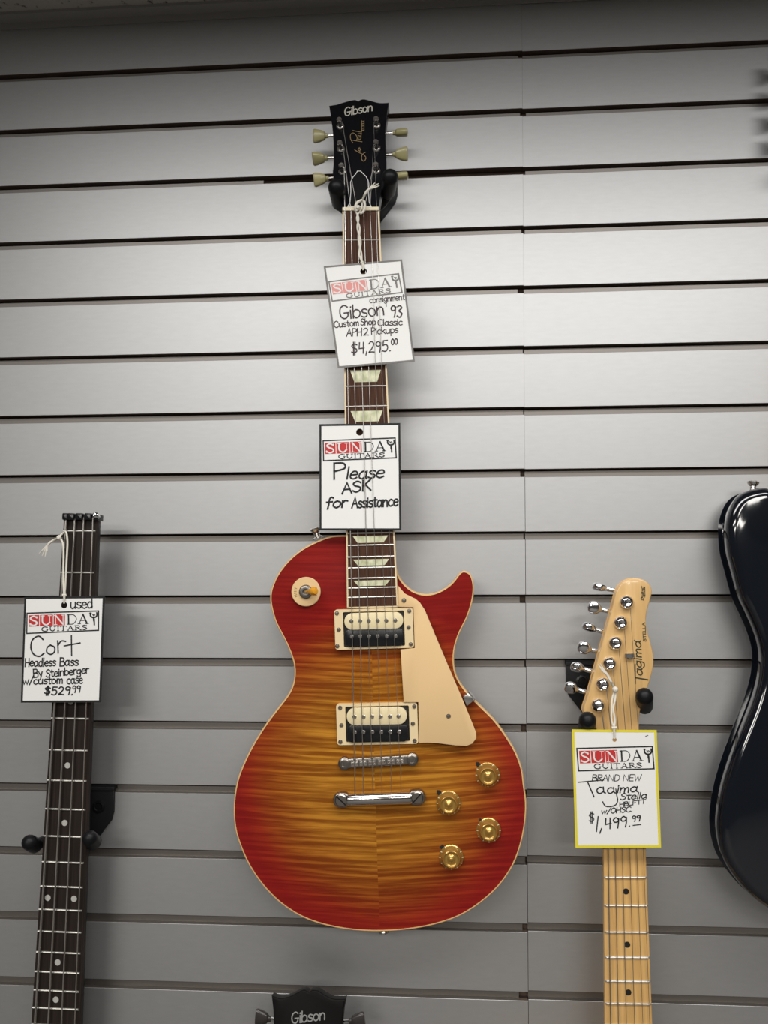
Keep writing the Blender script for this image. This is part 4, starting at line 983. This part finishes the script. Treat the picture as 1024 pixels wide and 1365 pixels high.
for y in (.035, .065, .095, .125):
    bm = BM(); lathe(bm, [(.007, 0), (.007, .004), (.005, .01), (0, .011)], V((hq.x - .012, hq.y + y, .044))); tu = build('tuner', bm, M_CHROME, bk, KB)
    bm = BM(); tulip(bm, V((hq.x - .045, hq.y + y, .026)), (-1, 0, 0), (0, 1, 0), .022, .024, .006); tube(bm, [V((hq.x - .02, hq.y + y, .026)), V((hq.x - .05, hq.y + y, .026))], .003); build('button', bm, M_CHROME, tu, KB)
hanger('black yoke hanger at the right edge above the gloss black body', 1, hq.x + KB.o.x, [(KB.M @ V((hq.x - .032, hq.y + .004, .020)), KB.M @ V((hq.x - .032, hq.y + .004, .064))), (KB.M @ V((hq.x + .032, hq.y + .004, .020)), KB.M @ V((hq.x + .032, hq.y + .004, .064)))], 0, .0095, KB.M @ V((hq.x, hq.y - .012, .012)), 1)

# ------------------------------------------------------------------ second black headstock at the bottom edge
p_top = at(411, 1322, -.062)
hv2 = V((0, .19, 1)).normalized(); H2 = Frame(p_top, V((1, 0, 0)), hv2, V((1, 0, 0)).cross(hv2).normalized())
g2 = thing('electric_guitar', 'dark headstock with two smoky tuner buttons showing at the bottom edge', 'electric guitar', H2)
hp2 = [(364.8, 1365), (364.2, 1347), (362, 1327.5)]; top2 = [(372.7, 1331.6), (385, 1329), (395.6, 1323.9), (401.7, 1320.6), (406.5, 1320), (411.4, 1322.9)]
top3 = [(415.8, 1320.2), (423.7, 1321), (432.5, 1326.4), (443, 1331.6), (455.3, 1332.4), (461, 1331.6)]; rr2 = [(458, 1346.5), (456.2, 1365)]
s2 = lambda L: catmull([H2.px(*p) for p in L], 3)
low = [H2.px(455.5, 1365) + V(p) for p in ((-.0005, -.03), (-.001, -.065), (-.008, -.085), (-.018, -.105), (-.019, -.120))]
lowl = [H2.px(365, 1365) + V(p) for p in ((.019, -.120), (.018, -.105), (.008, -.085), (.001, -.065), (.0005, -.03))]
bm = BM(); prism(bm, s2(hp2) + s2(top2) + s2(top3) + s2(rr2) + low + lowl, -.0145, 0, .0018, 3); h2 = build('headstock', bm, M_BLKSATIN, g2, H2)
bm = BM(); write(bm, H2, 'Gibson', (388.5, 1364.5), (434.5, 1359), 14.5, 1.8, h=.0003, slant=.12, jit=0); build('logo_inlay', bm, M_GREYINK, h2, H2)
for (x, y), s in (((381, 1373), -1), ((440, 1376), 1)):
    for k in range(3):
        p = H2.px(x, y) + V((s * -.0005 * k, -.036 * k)); bm = BM(); tuner_post(bm, (p.x, p.y, 0)); tu = build('tuner', bm, M_NICKEL, g2, H2)
        bx = H2.p3(352.5 if s < 0 else 474.7, 1357 if s < 0 else 1360.5, -.019) + V((0, -.036 * k, 0)); d = V((s, .12, 0)).normalized()
        bm = BM(); tube(bm, [bx - d * .020, bx], .0022, 8); box(bm, p.x - .007, p.x + .007, p.y - .009, p.y + .009, -.024, -.0146); build('shaft', bm, M_CHROME, tu, H2)
        bm = BM(); tulip(bm, bx - d * .008, d, V((0, .9, .35)), .0180, .0190, .0080); build('button', bm, M_DKBUTTON, tu, H2)
n_ = (low[-1] + lowl[0]) / 2
bm = BM(); loft_neck(bm, [n_ + V((-.021, .002)), n_ + V((-.026, -.40))], [n_ + V((.021, .002)), n_ + V((.026, -.40))], [-.001, .02], .02); build('neck', bm, M_MAHOG, g2, H2)
nb = H2.M @ V((n_.x, n_.y + .025, -.03))
hanger('black yoke hanger below the bottom edge under the dark headstock', 16, H2.o.x, [(H2.M @ V((n_.x + s * .031, n_.y + .016, -.02)), H2.M @ V((n_.x + s * .031, n_.y + .016, .016))) for s in (-1, 1)], 0, .0098, (nb.x, -.03, nb.z - .01), 1)
